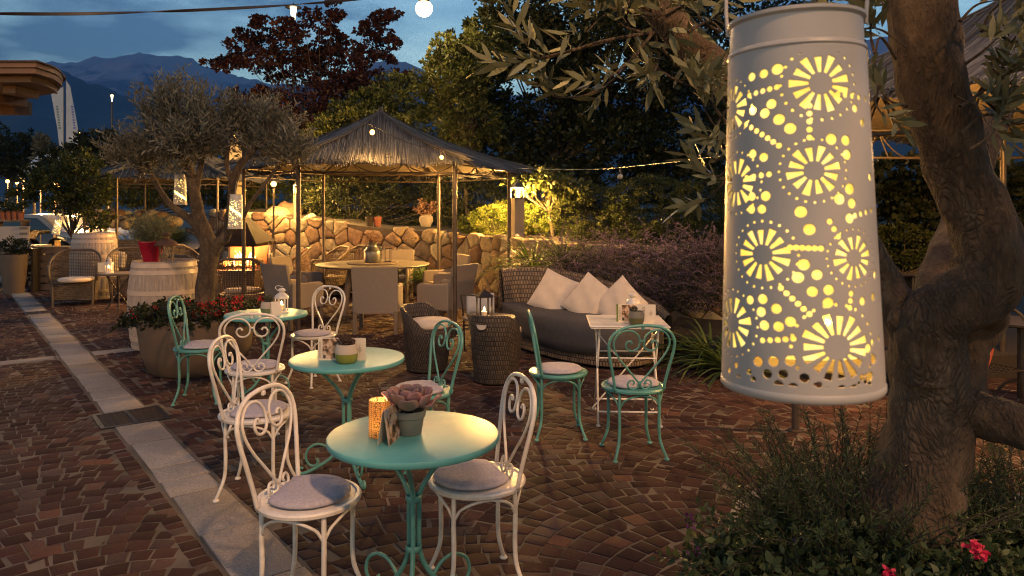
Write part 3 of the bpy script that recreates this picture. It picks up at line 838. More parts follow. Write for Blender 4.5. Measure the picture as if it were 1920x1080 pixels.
# menu seen edge-on on table 1
card_m = pm('menu_card', (.62, .55, .45), (.58, .51, .42), 3, .6)
ink = pm('ink', (.10, .08, .07), (.08, .07, .06), 3, .6)
def photo_mat():
    m, nt, b = newmat('menu_photograph'); v = coords(nt, 'Object')
    n = noise(nt, v, 26, 3, .5); lk(nt, ramp(nt, n, [(.34, (.02, .03, .015)), (.42, (.10, .05, .03)), (.5, (.38, .24, .16)), (.58, (.55, .46, .38)), (.66, (.06, .04, .03))]), b.inputs['Base Color']); b.inputs['Roughness'].default_value = .4
    return m
photo_m = photo_mat()
green_p = pm('green_strip', (.16, .22, .03), (.14, .2, .03), 3, .6)
def menu(label, loc, rz, w1=.125, w2=.125, w3=.10, h=.135, folds=(0, -150, 150), word=None, s=1):
    """a three-panel folded card standing open like a screen"""
    t = thing('menu_card', label, 'menu', loc, rz, 'folding menus on the tables')
    # panel plan: panel 1 from (-.5w) .. zigzag
    pts = [(-.19*s, .03*s), (-.165*s, -.01*s), (-.02*s, .0), (.10*s, .012*s)]
    pts = [(-.150*s, .030*s), (-.140*s, -.004*s), (.005*s, .012*s), (.150*s, -.006*s)]
    names = ['side_panel', 'picture_panel', 'text_panel']
    for i in range(3):
        a, b_ = Vector(pts[i]), Vector(pts[i+1]); d = (b_-a); L = d.length; an = math.atan2(d.y, d.x)
        mid = (a+b_)/2; b = MB(); b.box((mid.x, mid.y, h*s/2), (L-.0005, .0012, h*s), rz=an)
        o = b.obj(names[i], (green_p if i == 0 else card_m), t)
        nrm = Vector((math.sin(an), -math.cos(an)))
        if i == 1:
            q = a+d*.58+nrm*.0016; b = MB(); b.box((q.x, q.y, h*s*.52), (L*.8, .0006, h*s*.9), rz=an); b.obj('photograph', photo_m, o)
            b = MB()
            for r in range(5):
                q = a+d*(.05+.018*r)+nrm*.0016
                for k in range(9):
                    z0 = h*s*(.14+.085*k); b.box((q.x, q.y, z0), (.0012*s, .0004, h*s*U(.03, .07)), rz=an)
            b.obj('print', ink, o)
        if i == 2:
            b = MB()
            for r in range(4):
                q = a+d*(.68+.05*r)+nrm*.0016
                L2 = h*s*(.12, .32, .22, .08)[r]
                k = 0
                while k*.006*s < L2:
                    b.box((q.x, q.y, h*s*.5-L2/2+k*.006*s), (.003*s, .0004, .0035*s), rz=an); k += 1
            b.obj('print', ink, o)
            if word:
                q = a+d*.30+nrm*.002
                lettering('lettering', word, .030*s, ink, o, (q.x, q.y, h*s*.55), (Matrix.Rotation(an, 3, 'Z') @ Matrix.Rotation(R(90), 3, 'X') @ Matrix.Rotation(R(-90), 3, 'Z')).to_euler())
    return t
p = W(640, 668, 4.47); p.z = .7303
menu('open menu card with a food picture behind the pot on the middle teal table', p, R(0), s=1.0)
p = W(1193, 607, 5.72); p.z = .7703
menu('open menu card with a food picture on the white folding table', p, R(0), word='GRAN', s=1.0)
# the menu on table 1 seen from its edge: two leaves
t = thing('menu_card', 'closed menu seen from its edge between candle glass and succulent', 'menu', (W(731, 825, 2.93).x, 2.93, .7303), R(78), 'folding menus on the tables')
b = MB(); b.box((0, .012, .067), (.15, .0015, .134), M=Matrix.Rotation(R(9), 4, 'X')); b.obj('side_panel', card_m, t)
b = MB(); b.box((.0, -.014, .067), (.15, .0015, .134), M=Matrix.Rotation(R(-9), 4, 'X')); b.obj('picture_panel', photo_m, t)
def jar_pot(label, p, s=1, plant='dark', lower=(.19, .2, .03), upper=(.42, .36, .30)):
    t = thing('succulent_pot', label, 'potted plant', p, U(0, 6))
    b = MB(); b.lathe([(0, 0), (.038*s, 0), (.047*s, .008*s), (.052*s, .03*s), (.0525*s, .045*s)], 32, caps=False); b.obj('glazed_base', pm('glaze_'+plant+str(len(MATS)), lower, tuple(x*.8 for x in lower), 9, .35), t, smooth=True)
    b = MB(); b.lathe([(.0525*s, .0455*s), (.051*s, .07*s), (.045*s, .088*s), (.041*s, .088*s), (.044*s, .07*s), (0, .068*s)], 32, caps=False); b.obj('pot', pm('pot_'+plant+str(len(MATS)), upper, tuple(x*.8 for x in upper), 9, .7), t, smooth='auto')
    mm = succ_m2 if plant == 'dark' else succ_m3
    for k in range(7 if plant != 'low' else 2):
        a = U(0, 6.28); r = U(0, .03)*s
        leafrose('rosette', mm, 16, .030*s, t, z=(.08+U(0, .03))*s, c=(r*math.cos(a), r*math.sin(a)), wide=.6, th=.002)
    return t
p = W(650, 676, 4.40); p.z = .7303
jar_pot('small pot with a lime green lower half and dark succulents, middle teal table', p, 1.28)
p = W(1193, 609, 5.60); p.z = .7703
jar_pot('grey and moss green pot on the white folding table', p, 1.15, 'low', (.10, .10, .035), (.17, .155, .125))
p = W(504, 589, 6.38); p.z = .7303
jar_pot('cream pot with a drooping succulent on the rear teal table', p, 1.3, 'green', (.17, .19, .08), (.45, .36, .28))
# white lanterns
def white_lantern(label, p, lit=True, s=1):
    t = thing('candle_lantern', label, 'lantern', p, .3)
    wm_ = white_paint
    b = MB(); b.lathe([(0, 0), (.052*s, 0), (.052*s, .008*s), (.044*s, .016*s), (0, .016*s)], 24); b.obj('base', wm_, t, smooth='auto')
    b = MB()
    for k in range(6):
        a = k*PI/3; b.box((.043*s*math.cos(a), .043*s*math.sin(a), .062*s), (.006*s, .012*s, .095*s), rz=a)
    b.obj('frame', wm_, t)
    b = MB(); b.lathe([(.052*s, .105*s), (.052*s, .112*s), (.045*s, .128*s), (.028*s, .142*s), (.02*s, .146*s), (.02*s, .158*s), (.030*s, .160*s), (.030*s, .166*s), (.018*s, .178*s), (0, .183*s)], 24); b.obj('lid', wm_, t, smooth='auto')
    b = MB(); b.tube([(-.026*s, 0, .165*s), (-.045*s, 0, .185*s), (-.028*s, .0, .20*s), (.01*s, 0, .19*s)], .0025*s, 6, smooth=3); b.obj('handle', wm_, t)
    b = MB(); b.lathe([(0, .018*s), (.018*s, .018*s), (.018*s, .06*s), (0, .06*s)], 16); b.obj('candle', wax, t)
    if lit: flame(t, .064*s, 1, .5)
    return t
p = W(528, 586, 6.50); p.z = .7303
white_lantern('small white tin lantern with a lit candle on the rear teal table', p, s=1.2)
p = W(1187, 600, 5.86); p.z = .7703
white_lantern('white tin lantern behind the menu on the folding table', p, lit=False, s=1.15)
t = thing('menu_card', 'pale menu card standing in front of the white lantern, rear teal table', 'menu', (W(517, 590, 6.33).x, 6.33, .7303), R(35), 'folding menus on the tables')
b = MB(); b.box((0, .01, .06), (.085, .0015, .12), M=Matrix.Rotation(R(7), 4, 'X')); b.obj('side_panel', card_m, t)
b = MB(); b.box((.0, -.016, .06), (.085, .0015, .12), M=Matrix.Rotation(R(-9), 4, 'X')); b.obj('text_panel', card_m, t)

# ================================================================ white folding table
t = thing('folding_table', 'small square white metal folding table with crossed legs', 'table', (.90, 5.80, 0), R(-3))
b = MB(); b.box((0, 0, .763), (.60, .60, .012), bev=.006); b.box((0, 0, .755), (.585, .585, .012)); b.obj('table_top', white_paint, t)
for sx in (-1, 1):
    for sy in (-1, 1):
        b = MB(); b.tube([(sx*.22, sy*.22, .75), (sx*.235, -sy*.24, .0)], .008, 8); b.lathe([(0, 0), (.016, 0), (.016, .012), (0, .014)], 10, (sx*.235, -sy*.24, 0)); b.obj('leg', white_paint, t, smooth=True)
for sy in (-1, 1):
    b = MB(); b.tube([(-.23, sy*.19, .10), (.23, sy*.19, .10)], .007, 8); b.obj('stretcher', white_paint, t)
    b = MB(); b.tube([(-.22, sy*.14, .50), (.22, sy*.14, .50)], .006, 8); b.obj('stretcher', white_paint, t)
    b = MB(); b.box((0, -sy*.02, .40), (.008, .020, .83), M=Matrix.Rotation(R(sy*40), 4, 'Y')); b.obj('cross_brace', white_paint, t)

# ================================================================ curved wicker sofa
fr_ = [(-.12, 9.0), (.18, 8.40), (.45, 7.98), (.76, 7.66), (1.05, 7.50), (1.33, 7.58), (1.60, 7.88)]
bk_ = [(-.10, 9.25), (.10, 9.38), (.42, 9.33), (.82, 9.08), (1.2, 8.74), (1.52, 8.30), (1.64, 7.95)]
bh_ = [.885, .895, .885, .84, .745, .62, .50]
def dens(P, k=6):
    return [tuple(v) for v in spline([Vector((*p, 0)) if len(p) == 2 else Vector(p) for p in P], [1]*len(P), k)[0]]
F2 = dens(fr_); B2 = dens([(x, y, h) for (x, y), h in zip(bk_, bh_)])
t = thing('wicker_sofa', 'curved grey wicker sofa under a dark seat cover by the stone wall', 'sofa', (.6, 8.3, 0)); o0 = Vector((.6, 8.3, 0))
def rel(x, y, z): return (x-o0.x, y-o0.y, z)
b = MB()
b.grid([[rel(x, y, z) for x, y, _ in F2] for z in (.03, .12, .22, .32, .40)])
b.grid([[rel(x, y, .4) for x, y, _ in F2], [rel(x, y, .4) for x, y, _ in B2]])
b.grid([[rel(B2[-1][0], B2[-1][1], z), rel(F2[-1][0], F2[-1][1], z)] for z in (.03, .4)]); b.grid([[rel(B2[0][0], B2[0][1], z), rel(F2[0][0], F2[0][1], z)] for z in (.03, .4)])
b.obj('base', wicker_grey, t, smooth='auto')
b = MB(); n = len(B2); rows = []
def nrm2(i):
    a, c = B2[max(i-1, 0)], B2[min(i+1, n-1)]; d = Vector((c[0]-a[0], c[1]-a[1])).normalized(); return Vector((-d.y, d.x))   # outward
prof = [(-.02, .40), (-.0, .6), (.02, .8), (.05, .97), (.08, 1.0), (.105, .96), (.09, .6), (.06, .03)]
for off, hz in prof:
    row = []
    for i, (x, y, h) in enumerate(B2):
        N = nrm2(i); z = hz*h if hz > .45 or off > .05 else hz
        if off < .05 and hz <= .6: z = .4+(h-.4)*(hz-.4)/.6
        elif off <= .05: z = .4+(h-.4)*(hz-.4)/.6
        row.append(rel(x+N.x*off, y+N.y*off, z))
    rows.append(row)
b.grid(rows); b.obj('backrest', wicker_grey, t, smooth=True)
b = MB(); rows = []
def lerp2(a, c, u): return (a[0]*(1-u)+c[0]*u, a[1]*(1-u)+c[1]*u)
nF = len(F2)
for u, z in ((1.0, .43), (.85, .475), (.5, .48), (.12, .475), (0.02, .462), (-.02, .435)):
    rows.append([rel(*lerp2(F2[i], B2[i], u*.93), z+.004*math.sin(i*1.3+u*4)) for i in range(nF)])
for k, dz in enumerate((.34, .24, .15)):
    row = []
    for i in range(nF):
        zz = dz+.025*math.sin(i*.30+1)*(k/2)
        q = lerp2(F2[i], B2[i], -.032-.006*math.sin(i*1.3+k)); row.append(rel(*q, zz))
    rows.append(row)
b.grid(rows); o = b.obj('seat_cover', drape, t, smooth=True); md = o.modifiers.new('s', 'SOLIDIFY'); md.thickness = .008
def pillow(label, c, rot, w_=.5, h_=.5, th=.15):
    b = MB(); n = 18; rows = []
    for sgn in (1, -1):
        rows = []
        for i in range(n+1):
            row = []
            for j in range(n+1):
                u, v = i/n*2-1, j/n*2-1
                e = (1-abs(u)**2.2)*(1-abs(v)**2.2)
                pin = 1-.07*(1-u*u)*0
                x = v*w_/2*(1-.05*(1-u*u)); y = u*h_/2*(1-.05*(1-v*v))
                zz = sgn*(th/2*max(e, 0)**.36)+.006*math.sin(7*u+3*v)*(e**.5 if e > 0 else 0)
                row.append((x, y, zz))
            rows.append(row)
        b.grid(rows, flip=sgn < 0)
    o = b.obj('throw_pillow', linen, smooth=True); tag(o, label, 'pillow', 'cream pillows on the wicker sofa'); o.location = c; o.rotation_euler = rot
    return o
# leaning pillows, faces towards the camera-left
def place_pillow(label, px, py, Y, yaw, roll, lean=62):
    c = W(px, py, Y)+Vector((-.02, -.06, .05))
    Mx = Matrix.Rotation(R(yaw), 3, 'Z') @ Matrix.Rotation(R(lean), 3, 'X') @ Matrix.Rotation(R(roll), 3, 'Z')
    pillow(label, c, Mx.to_euler())
place_pillow('left cream pillow, tilted on its corner against the sofa back', 1040, 557, 8.72, -30, -20)
place_pillow('middle cream pillow, resting on one corner', 1106, 569, 8.36, -34, -30)
place_pillow('right cream pillow, partly hidden behind the menu card', 1162, 578, 8.12, -38, -38)

# ================================================================ dark rattan tub chairs
def tub(label, loc, rz):
    t = thing('rattan_tub_chair', label, 'armchair', loc, rz, 'dark rattan tub chairs')
    b = MB(); n = 40; rows = []
    def top(th):   # back at pi
        c = math.cos(th-PI); return .42+.21*max(0, min(1, (c+.35)/.9))**.8
    for k, (fz, fr) in enumerate(((0, .205), (.1, .212), (.35, .225), (.65, .238), (1.0, .248), (1.02, .235), (1.0, .222), (.8, .215))):
        row = []
        for j in range(n+1):
            th = 2*PI*j/n; z = top(th)*min(fz, 1)+(.012 if fz > 1 else 0)
            lean = .03*max(0, (z-.42)/.2)*(1 if math.cos(th) < 0 else 0)
            row.append(((fr+lean)*math.cos(th), (fr+lean)*math.sin(th), z+.02 if fz else .015))
        rows.append(row)
    b.grid(rows); b.obj('shell', wicker_dark, t, smooth=True)
    b = MB(); b.lathe([(0, .40), (.225, .40), (.225, .42), (0, .425)], 32); b.obj('seat', wicker_dark, t)
    b = MB()
    a0 = PI
    for k in range(9):
        th = a0-.22+.44*k/8
        pass
    hp = [( -(.2745)*math.cos(q), .2745*math.sin(q)) for q in np.linspace(-.2, .2, 9)]
    up = [(x, y, .575) for x, y in hp]; dn = [(x*1.0, y*.999, .575-.045*math.sqrt(max(0, 1-((i-4)/4)**2))) for i, (x, y) in enumerate(hp)]
    b.grid([up, dn], flip=True); o = b.obj('handle_hole', linen, t); md = o.modifiers.new('s', 'SOLIDIFY'); md.thickness = .004
    return t
def round_pad(label, loc, rz, r=.21, h=.09, m=linen):
    b = MB(); b.lathe([(0, 0), (r*.9, 0), (r, .018), (r*1.01, h/2), (r, h-.018), (r*.9, h-.004), (r*.5, h+.006), (0, h+.008)], 32, sx=1, sy=1.05)
    o = b.obj('seat_pad', m, smooth=True); tag(o, label, 'cushion'); o.location = loc; o.rotation_euler = (0, 0, rz); return o
tc1 = tub('dark rattan tub chair, left of the two, beside the gazebo post', (-.87, 7.52, 0), R(-25))
copy_thing(tc1, 'dark rattan tub chair with a crescent handle hole facing the sofa', (-.155, 7.03, 0), R(62))
round_pad('thick cream cushion on the left dark rattan tub chair', (-.84, 7.51, .436), R(-25))
round_pad('cream cushion on the rattan tub chair that faces the sofa', (-.13, 7.07, .436), R(62))
# small round side table by the sofa
def side_table(label, loc, r, h, m=black_metal, mt_=grey_wood, rz=0, name='side_table'):
    t = thing(name, label, 'side table', loc, rz, 'small round side tables')
    b = MB(); b.lathe([(0, h-.03), (r-.006, h-.03), (r, h-.024), (r, h-.006), (r-.006, h), (0, h)], 40); b.obj('table_top', mt_, t, smooth='auto')
    for k in range(4):
        a = k*PI/2+.4; l = MB(); l.tube([(r*.6*math.cos(a), r*.6*math.sin(a), h-.03), (-r*.62*math.cos(a)*1.0+.02*math.sin(a), -r*.62*math.sin(a), .0)], .011, 8); l.obj('leg', m, t)
    return t
side_table('round dark side table between the tub chair and the sofa', (-.25, 8.05, 0), .29, .47)
# candle lantern on it
p = (W(908, 586, 7.98).x, 7.98, .4705)
t = thing('candle_lantern', 'dark metal house-shaped lantern with a burning candle on the side table', 'lantern', p, R(20))
b = MB(); b.box((0, 0, .01), (.15, .15, .02)); b.box((0, 0, .225), (.155, .155, .014)); b.obj('frame', black_metal, t)
for sx in (-1, 1):
    for sy in (-1, 1): b = MB(); b.box((sx*.064, sy*.064, .119), (.014, .014, .196)); b.obj('corner_post', black_metal, t)
b = MB(); b.add([(-.088, -.088, .233), (.088, -.088, .233), (.088, .088, .233), (-.088, .088, .233), (-.02, -.02, .29), (.02, -.02, .29), (.02, .02, .29), (-.02, .02, .29), (0, 0, .305)], [(3, 2, 1, 0), (0, 1, 5, 4), (1, 2, 6, 5), (2, 3, 7, 6), (3, 0, 4, 7), (4, 5, 8), (5, 6, 8), (6, 7, 8), (7, 4, 8)]); b.obj('roof', black_metal, t)
b = MB(); b.tube([(.022*math.cos(a), 0, .325+.022*math.sin(a)) for a in np.linspace(0, 2*PI, 17)[:-1]], .003, 6, closed=True); b.obj('ring', black_metal, t)
b = MB(); b.lathe([(0, .02), (.03, .02), (.03, .065), (0, .06)], 16); b.obj('candle', wax, t)
flame(t, .068, 1.6, 2.2)
# folding chair behind the lantern with a pale folded blanket
t = thing('blanket_rack', 'dark metal rack with a pale folded blanket behind the candle lantern', 'rack', (-.33, 8.55, 0), R(10))
b = MB(); b.tube([(-.22, 0, 0), (-.24, -.02, .45), (-.27, -.03, .66)], .009, 8, smooth=3); b.tube([(.18, 0, 0), (.18, 0, .62)], .009, 8); b.tube([(-.27, -.03, .66), (.18, 0, .62)], .009, 8); b.tube([(-.235, -.01, .3), (.18, 0, .3)], .008, 8); b.obj('frame', black_metal, t)
b = MB(); rows = [[(x, y_+.008*math.sin(x*40), z+.05*x) for x in np.linspace(-.20, .12, 9)] for y_, z in ((-.03, .40), (-.035, .5), (-.03, .6), (-.01, .665), (.015, .66), (.03, .5), (.03, .42))]
b.grid(rows); o = b.obj('blanket', pm('blue_grey_blanket', (.33, .33, .36), (.24, .25, .29), 9, .95, bs=.4), smooth=True); md = o.modifiers.new('s', 'SOLIDIFY'); md.thickness = .01; tag(o, 'pale blue-grey folded blanket hanging behind the candle lantern', 'blanket'); o.location = (-.33, 8.55, 0); o.rotation_euler = (0, 0, R(10))
# ================================================================ thatched gazebos
reed_m = attrmat('reeds', [(0, (.032, .031, .032)), (.5, (.082, .080, .082)), (1, (.17, .165, .16))], rough=.8, nsc=20, bs=.3, namt=.3)
def gazebo(label, c, Rr, rot, hp=2.25, eave=2.22, apex=3.07, over=.23, dens_=1.0, group='thatched gazebos', gap=.115, rt=.011):
    t = thing('gazebo', label, 'gazebo', (c[0], c[1], 0), 0, group)
    V = [(Rr*math.cos(rot+k*PI/3), Rr*math.sin(rot+k*PI/3)) for k in range(6)]
    for k in range(6):
        b = MB(); x, y = V[k]; b.tube([(x, y, 0), (x, y, hp)], .029, 12); b.lathe([(0, 0), (.055, 0), (.055, .01), (.03, .014)], 14, (x, y, 0)); b.obj('post', leg_metal, t, smooth='auto')
    for k in range(6):
        x0, y0 = V[k]; x1, y1 = V[(k+1) % 6]; L = math.hypot(x1-x0, y1-y0); d = ((x1-x0)/L, (y1-y0)/L)
        b = MB()
        for z in (hp-.03, hp-.03-gap): b.tube([(x0, y0, z), (x1, y1, z)], rt, 6)
        m = 3
        for q in range(m):       # swagged ornament between the two rails
            for s0, s1, u0, u1 in ((0, 1, .5, .0), (0, 1, .5, 1.0)):
                P = []
                for i in range(8):
                    u = i/7; w_ = (q+u0+(u1-u0)*u)/m*L; z = hp-.03-gap+gap*(u**1.9)
                    P.append((x0+d[0]*w_, y0+d[1]*w_, z))
                b.tube(P, rt*.55, 5)
            w_ = (q)/m*L
            for sg in (-1, 1):
                wa = max(0, min(L, w_+sg*.11)); b.tube([(x0+d[0]*w_, y0+d[1]*w_, hp-.03), (x0+d[0]*wa, y0+d[1]*wa, hp-.03-gap)], rt*.55, 5)
        b.obj('rail', leg_metal, t)
    for k in range(6):
        b = MB(); b.tube([(V[k][0], V[k][1], hp-.02), (V[k][0]*.5, V[k][1]*.5, hp+(apex-hp)*.40), (0, 0, apex-.1)], .012, 6); b.obj('rafter', leg_metal, t)
    # thatch
    Ro = Rr+over; E = [(Ro*math.cos(rot+k*PI/3), Ro*math.sin(rot+k*PI/3)) for k in range(6)]
    Vs, Fs, Rn = [], [], []
    base = 0
    under = MB()
    for k in range(6):
        p0 = np.array((*E[k], eave)); p1 = np.array((*E[(k+1) % 6], eave)); ap = np.array((0, 0, apex)); mid = (p0+p1)/2; e = p1-p0; L = np.linalg.norm(e); e /= L
        sl = ap-mid; nrm = np.cross(e, sl); nrm /= np.linalg.norm(nrm)
        def pt(w_, s_): return mid+e*w_+sl*s_ - np.array((0, 0, .16*4*max(0, s_)*(1-s_)*.5))
        n = int(150*dens_*L)
        for lay in range(3):
            for i in range(n):
                w_ = (i+.5)/n*L*1.0-L/2+U(-.008, .008)
                smax = 1-abs(w_)/(L/2)
                s1 = smax*1.0+U(.0, .03)
                s0 = -.05+U(-.035, .03)+.022*math.sin(w_*5+k*2+lay)+.02*math.sin(w_*13+k)+.04*(abs(w_)/(L/2))**3
                if lay == 1: s1 = min(s1, U(.35, .9)); 
                if lay == 2: s1 = min(s1, U(.2, .5))
                if s1 < s0+.04: continue
                off = .018+.010*lay+U(-.008, .010); wd = U(.0035, .0065)
                sk = U(-.03, .03)
                P = [pt(w_+sk*q, s0+(s1-s0)*q)+nrm*(off+ (U(-.006, .006))) for q in (0, .33, .66, 1)]
                r = random.random()
                for p_ in P:
                    Vs += [p_-e*wd, p_+nrm*wd*1.4, p_+e*wd]; Rn += [r]*3
                for q in range(3):
                    a = base+q*3; Fs += [(a, a+1, a+4, a+3), (a+1, a+2, a+5, a+4)]
                base += 12
        # backing mat, seen from below
        rows = [[tuple(pt(w_*(1-s_), s_)+nrm*.004) for w_ in np.linspace(-L/2, L/2, 9)] for s_ in np.linspace(0, .995, 7)]
        under.grid(rows)
    o = npmesh('thatch', np.array(Vs), np.array(Fs), reed_m, t, np.array(Rn))
    # ridge bundles
    rb = MB()
    for k in range(6):
        p = np.array((*E[k], eave+.05))
        for j in range(26):
            off = np.array((U(-.05, .05), U(-.05, .05), U(.0, .05)))
            P = []
            for s_ in (-.06+U(-.03, .05), .25, .55, .8, 1.0):
                q = p*(1-s_)+np.array((0, 0, apex))*s_; q[2] = (eave+.05)*(1-s_)+apex*s_-.20*4*max(s_, 0)*(1-s_)*.5+.02
                P.append(tuple(q+off*(1-.6*max(s_, 0))))
            rb.tube(P, .004, 4, caps=False, rnd=random.random())
    for j in range(40): 
        a = U(0, 6.28); rb.tube([(0.10*math.cos(a), .10*math.sin(a), apex-.1), (.02*math.cos(a), .02*math.sin(a), apex+U(.02, .10))], .004, 4, caps=False, rnd=random.random())
    rb.obj('ridge_bundles', reed_m, t, attr=True)
    mm = MATS.get('mat_under') or pm('mat_under', (.16, .12, .075), (.07, .05, .035), 40, .9, bs=.6, stretch=(1, 1, 1))
    under.obj('mat_lining', mm, t)
    return t
rotA = math.atan2(.987, -.16)
gazebo('large thatched gazebo over the round dining table', (-1.97, 11.0), 1.95, rotA-PI/2)
gazebo('thatched gazebo cut off by the right edge behind the olive trunk', GZ2[:2], 1.95, R(GZ2[2]), hp=2.45, eave=2.38, apex=3.4, gap=.27, rt=.015)
gazebo('thatched gazebo partly hidden behind the potted olive tree', (-7.79, 17.2), 1.95, math.atan2(.954, -.3)-PI/2, hp=2.3, eave=2.3, apex=3.2, dens_=.7)
# far one, a little of its thatch shows left of the large gazebo

# ================================================================ dining set under the gazebo
t = thing('dining_table', 'big round taupe dining table with a turntable under the gazebo', 'table', (-2.20, 11.65, 0))
b = MB(); b.lathe([(0, .745), (.86, .745), (.885, .757), (.89, .768), (.885, .775), (0, .775)], 72); b.obj('table_top', table_top_m, t, smooth='auto')
b = MB(); b.lathe([(0, .777), (.40, .777), (.41, .785), (.405, .795), (0, .795)], 48); b.obj('turntable', grey_wood, t, smooth='auto')
for k in range(4):
    a = R(45+90*k); b = MB(); b.tube([(.42*math.cos(a), .42*math.sin(a), .745), (.52*math.cos(a), .52*math.sin(a), .0)], [.05, .04], 8); b.obj('leg', grey_wood, t)
for a in (R(45), R(135)):
    b = MB(); b.box((0, 0, .12 if a < 1 else .165), (1.0, .07, .04), rz=a); b.obj('stretcher', grey_wood, t)
def dchair():
    t = thing('dining_chair', '', 'chair', (0, 0, 0), 0, 'taupe upholstered dining chairs around the big table')
    b = MB()
    rows = []
    for z, xo, hw_ in ((.28, -.26, .275), (.45, -.27, .285), (.65, -.30, .295), (.82, -.335, .30), (.885, -.35, .30), (.892, -.335, .295), (.885, -.31, .295), (.65, -.255, .29), (.44, -.22, .28)):
        rows.append([(xo-.012*(1-(q)**2), q*hw_, z) for q in np.linspace(-1, 1, 9)])
    b.grid(rows, flip=True)
    for sg in (-1, 1):
        b.grid([[(r_[0][0], sg*abs(r_[0][1]), r_[0][2]) for r_ in rows[:5]], [(r_[0][0], sg*abs(r_[0][1]), r_[0][2]) for r_ in rows[:3:-1]][:5]], flip=sg > 0)
    b.obj('backrest', grey_fabric, t, smooth='auto')
    b = MB(); b.box((0, 0, .40), (.50, .50, .12), bev=.03); b.obj('seat', grey_fabric, t)
    for sg in (-1, 1):
        b = MB(); x0, x1 = -.26, .27
        pts = [(x0, .28), (x1, .28), (x1+.005, .60), (x1-.05, .635), (0, .63), (x0, .65)]
        vs = [(x, sg*.245, z) for x, z in pts]+[(x, sg*.30, z) for x, z in pts]; n = 6
        b.add(vs, [tuple(range(n)) if sg < 0 else tuple(range(n-1, -1, -1)), tuple(range(2*n-1, n-1, -1)) if sg < 0 else tuple(range(n, 2*n))]+[(i, (i+1) % n, n+(i+1) % n, n+i)[::-1 if sg < 0 else 1] for i in range(n)])
        o = b.obj('armrest', grey_fabric, t); md = o.modifiers.new('b', 'BEVEL'); md.width = .02; md.segments = 3
        for x in (-.25, .24):
            b = MB(); b.box((x, sg*.265, .155), (.05, .05, .31), bev=.005); b.obj('leg', grey_wood, t)
    return t
D0 = dchair(); first = True
dcs = [('taupe dining chair at the middle front, seen from behind', -1.79, 9.85, 92),
       ('taupe dining chair at the front left of the round table', -3.03, 10.25, 52),
       ('taupe dining chair at the rear left of the round table, its back lit yellow', -3.34, 11.55, -12),
       ('taupe dining chair at the front right, beside the gazebo post', -.92, 10.15, 150),
       ('taupe dining chair at the rear right of the round table', -1.10, 11.95, 205),
       ('taupe dining chair at the far side of the round table behind the milk churn', -2.1, 13.15, 268)]
for lab, x, y, a in dcs:
    if first: D0.location = (x, y, 0); D0.rotation_euler = (0, 0, R(a)); D0['label'] = lab; first = False
    else: copy_thing(D0, lab, (x, y, 0), R(a))
# milk churn with dried flowers
zinc = pm('zinc', (.20, .19, .17), (.12, .115, .10), 10, .4, metal=.7, bs=.2)
p = (W(698, 490, 11.62).x, 11.62, .796)
t = thing('milk_churn', 'zinc milk churn with dried flowers on the turntable', 'milk churn', p)
b = MB(); b.lathe([(0, 0), (.125, 0), (.13, .01), (.13, .16), (.125, .175), (.132, .18), (.125, .19), (.08, .24), (.072, .25), (.072, .29), (.085, .315), (.08, .32), (.066, .29), (.066, .2), (0, .2)], 32); b.obj('churn', zinc, t, smooth='auto')
for sg in (-1, 1):
    b = MB(); b.tube([(sg*.12, 0, .19), (sg*.15, 0, .23), (sg*.11, 0, .27), (sg*.075, 0, .27)], .006, 6, smooth=3); b.obj('handle', zinc, t)
C = np.array([(0, 0, .28)]*46)+rng.normal(size=(46, 3))*.02; Dd = unit(rng.normal(size=(46, 3))*np.array((.55, .55, .2))+np.array((0, 0, 1)))
sprays('flowers', C, Dd, .22*rng.uniform(.6, 1, 46), 10, .022, dry_petal, t, wr=.5, spread=.9)
t = thing('candle_lantern', 'small dark lantern beside the milk churn on the turntable', 'lantern', (W(716, 486, 11.7).x+.09, 11.7, .796), .4)
b = MB(); b.box((0, 0, .008), (.10, .10, .016)); b.box((0, 0, .215), (.11, .11, .016)); b.obj('frame', leg_metal, t)
for sx in (-1, 1):
    for sy in (-1, 1): b = MB(); b.box((sx*.045, sy*.045, .112), (.008, .008, .192)); b.obj('corner_post', leg_metal, t)

# ================================================================ barrels
def barrel(label, loc, Hh, r0, r1, copy=None):
    t = thing('wine_barrel', label, 'barrel', loc, 0, 'old wine barrels used as stands')
    def rr(z): u = z/Hh*2-1; return r1-(r1-r0)*u*u
    b = MB(); n = 24; prof = [(rr(z), z) for z in np.linspace(0, Hh, 15)]
    vs, fs = [], []; N = n*4
    for r, z in prof:
        for k in range(N):
            a = 2*PI*k/N; g_ = -.006 if k % 4 == 0 else 0
            vs.append(((r+g_)*math.cos(a), (r+g_)*math.sin(a), z))
    for i in range(14):
        for k in range(N): fs.append((i*N+k, i*N+(k+1) % N, (i+1)*N+(k+1) % N, (i+1)*N+k))
    b.add(vs, fs); b.lathe([(r0, Hh), (r0-.02, Hh), (r0-.02, Hh-.03), (0, Hh-.03)], N, caps=False); b.obj('staves', barrel_wood, t)
    for z in (.0, Hh*.10, Hh*.33, Hh*.62, Hh*.85, Hh*.93):
        b = MB(); h2 = .055 if z > 0 else .05; b.lathe([(rr(z)+.001, z), (rr(z)+.005, z+.002), (rr(z+h2)+.005, z+h2-.002), (rr(z+h2)+.001, z+h2)], 48, caps=False); b.obj('hoop', barrel_hoop, t, smooth='auto')
    return t
barrel('pale wooden wine barrel carrying the red lavender pot, nearer of the two', (-4.18, 8.85, 0), 1.03, .345, .40)
barrel('far wine barrel behind the grey wicker armchair', (W(177, 480, 13.6).x, 13.6, 0), 1.2, .34, .40)
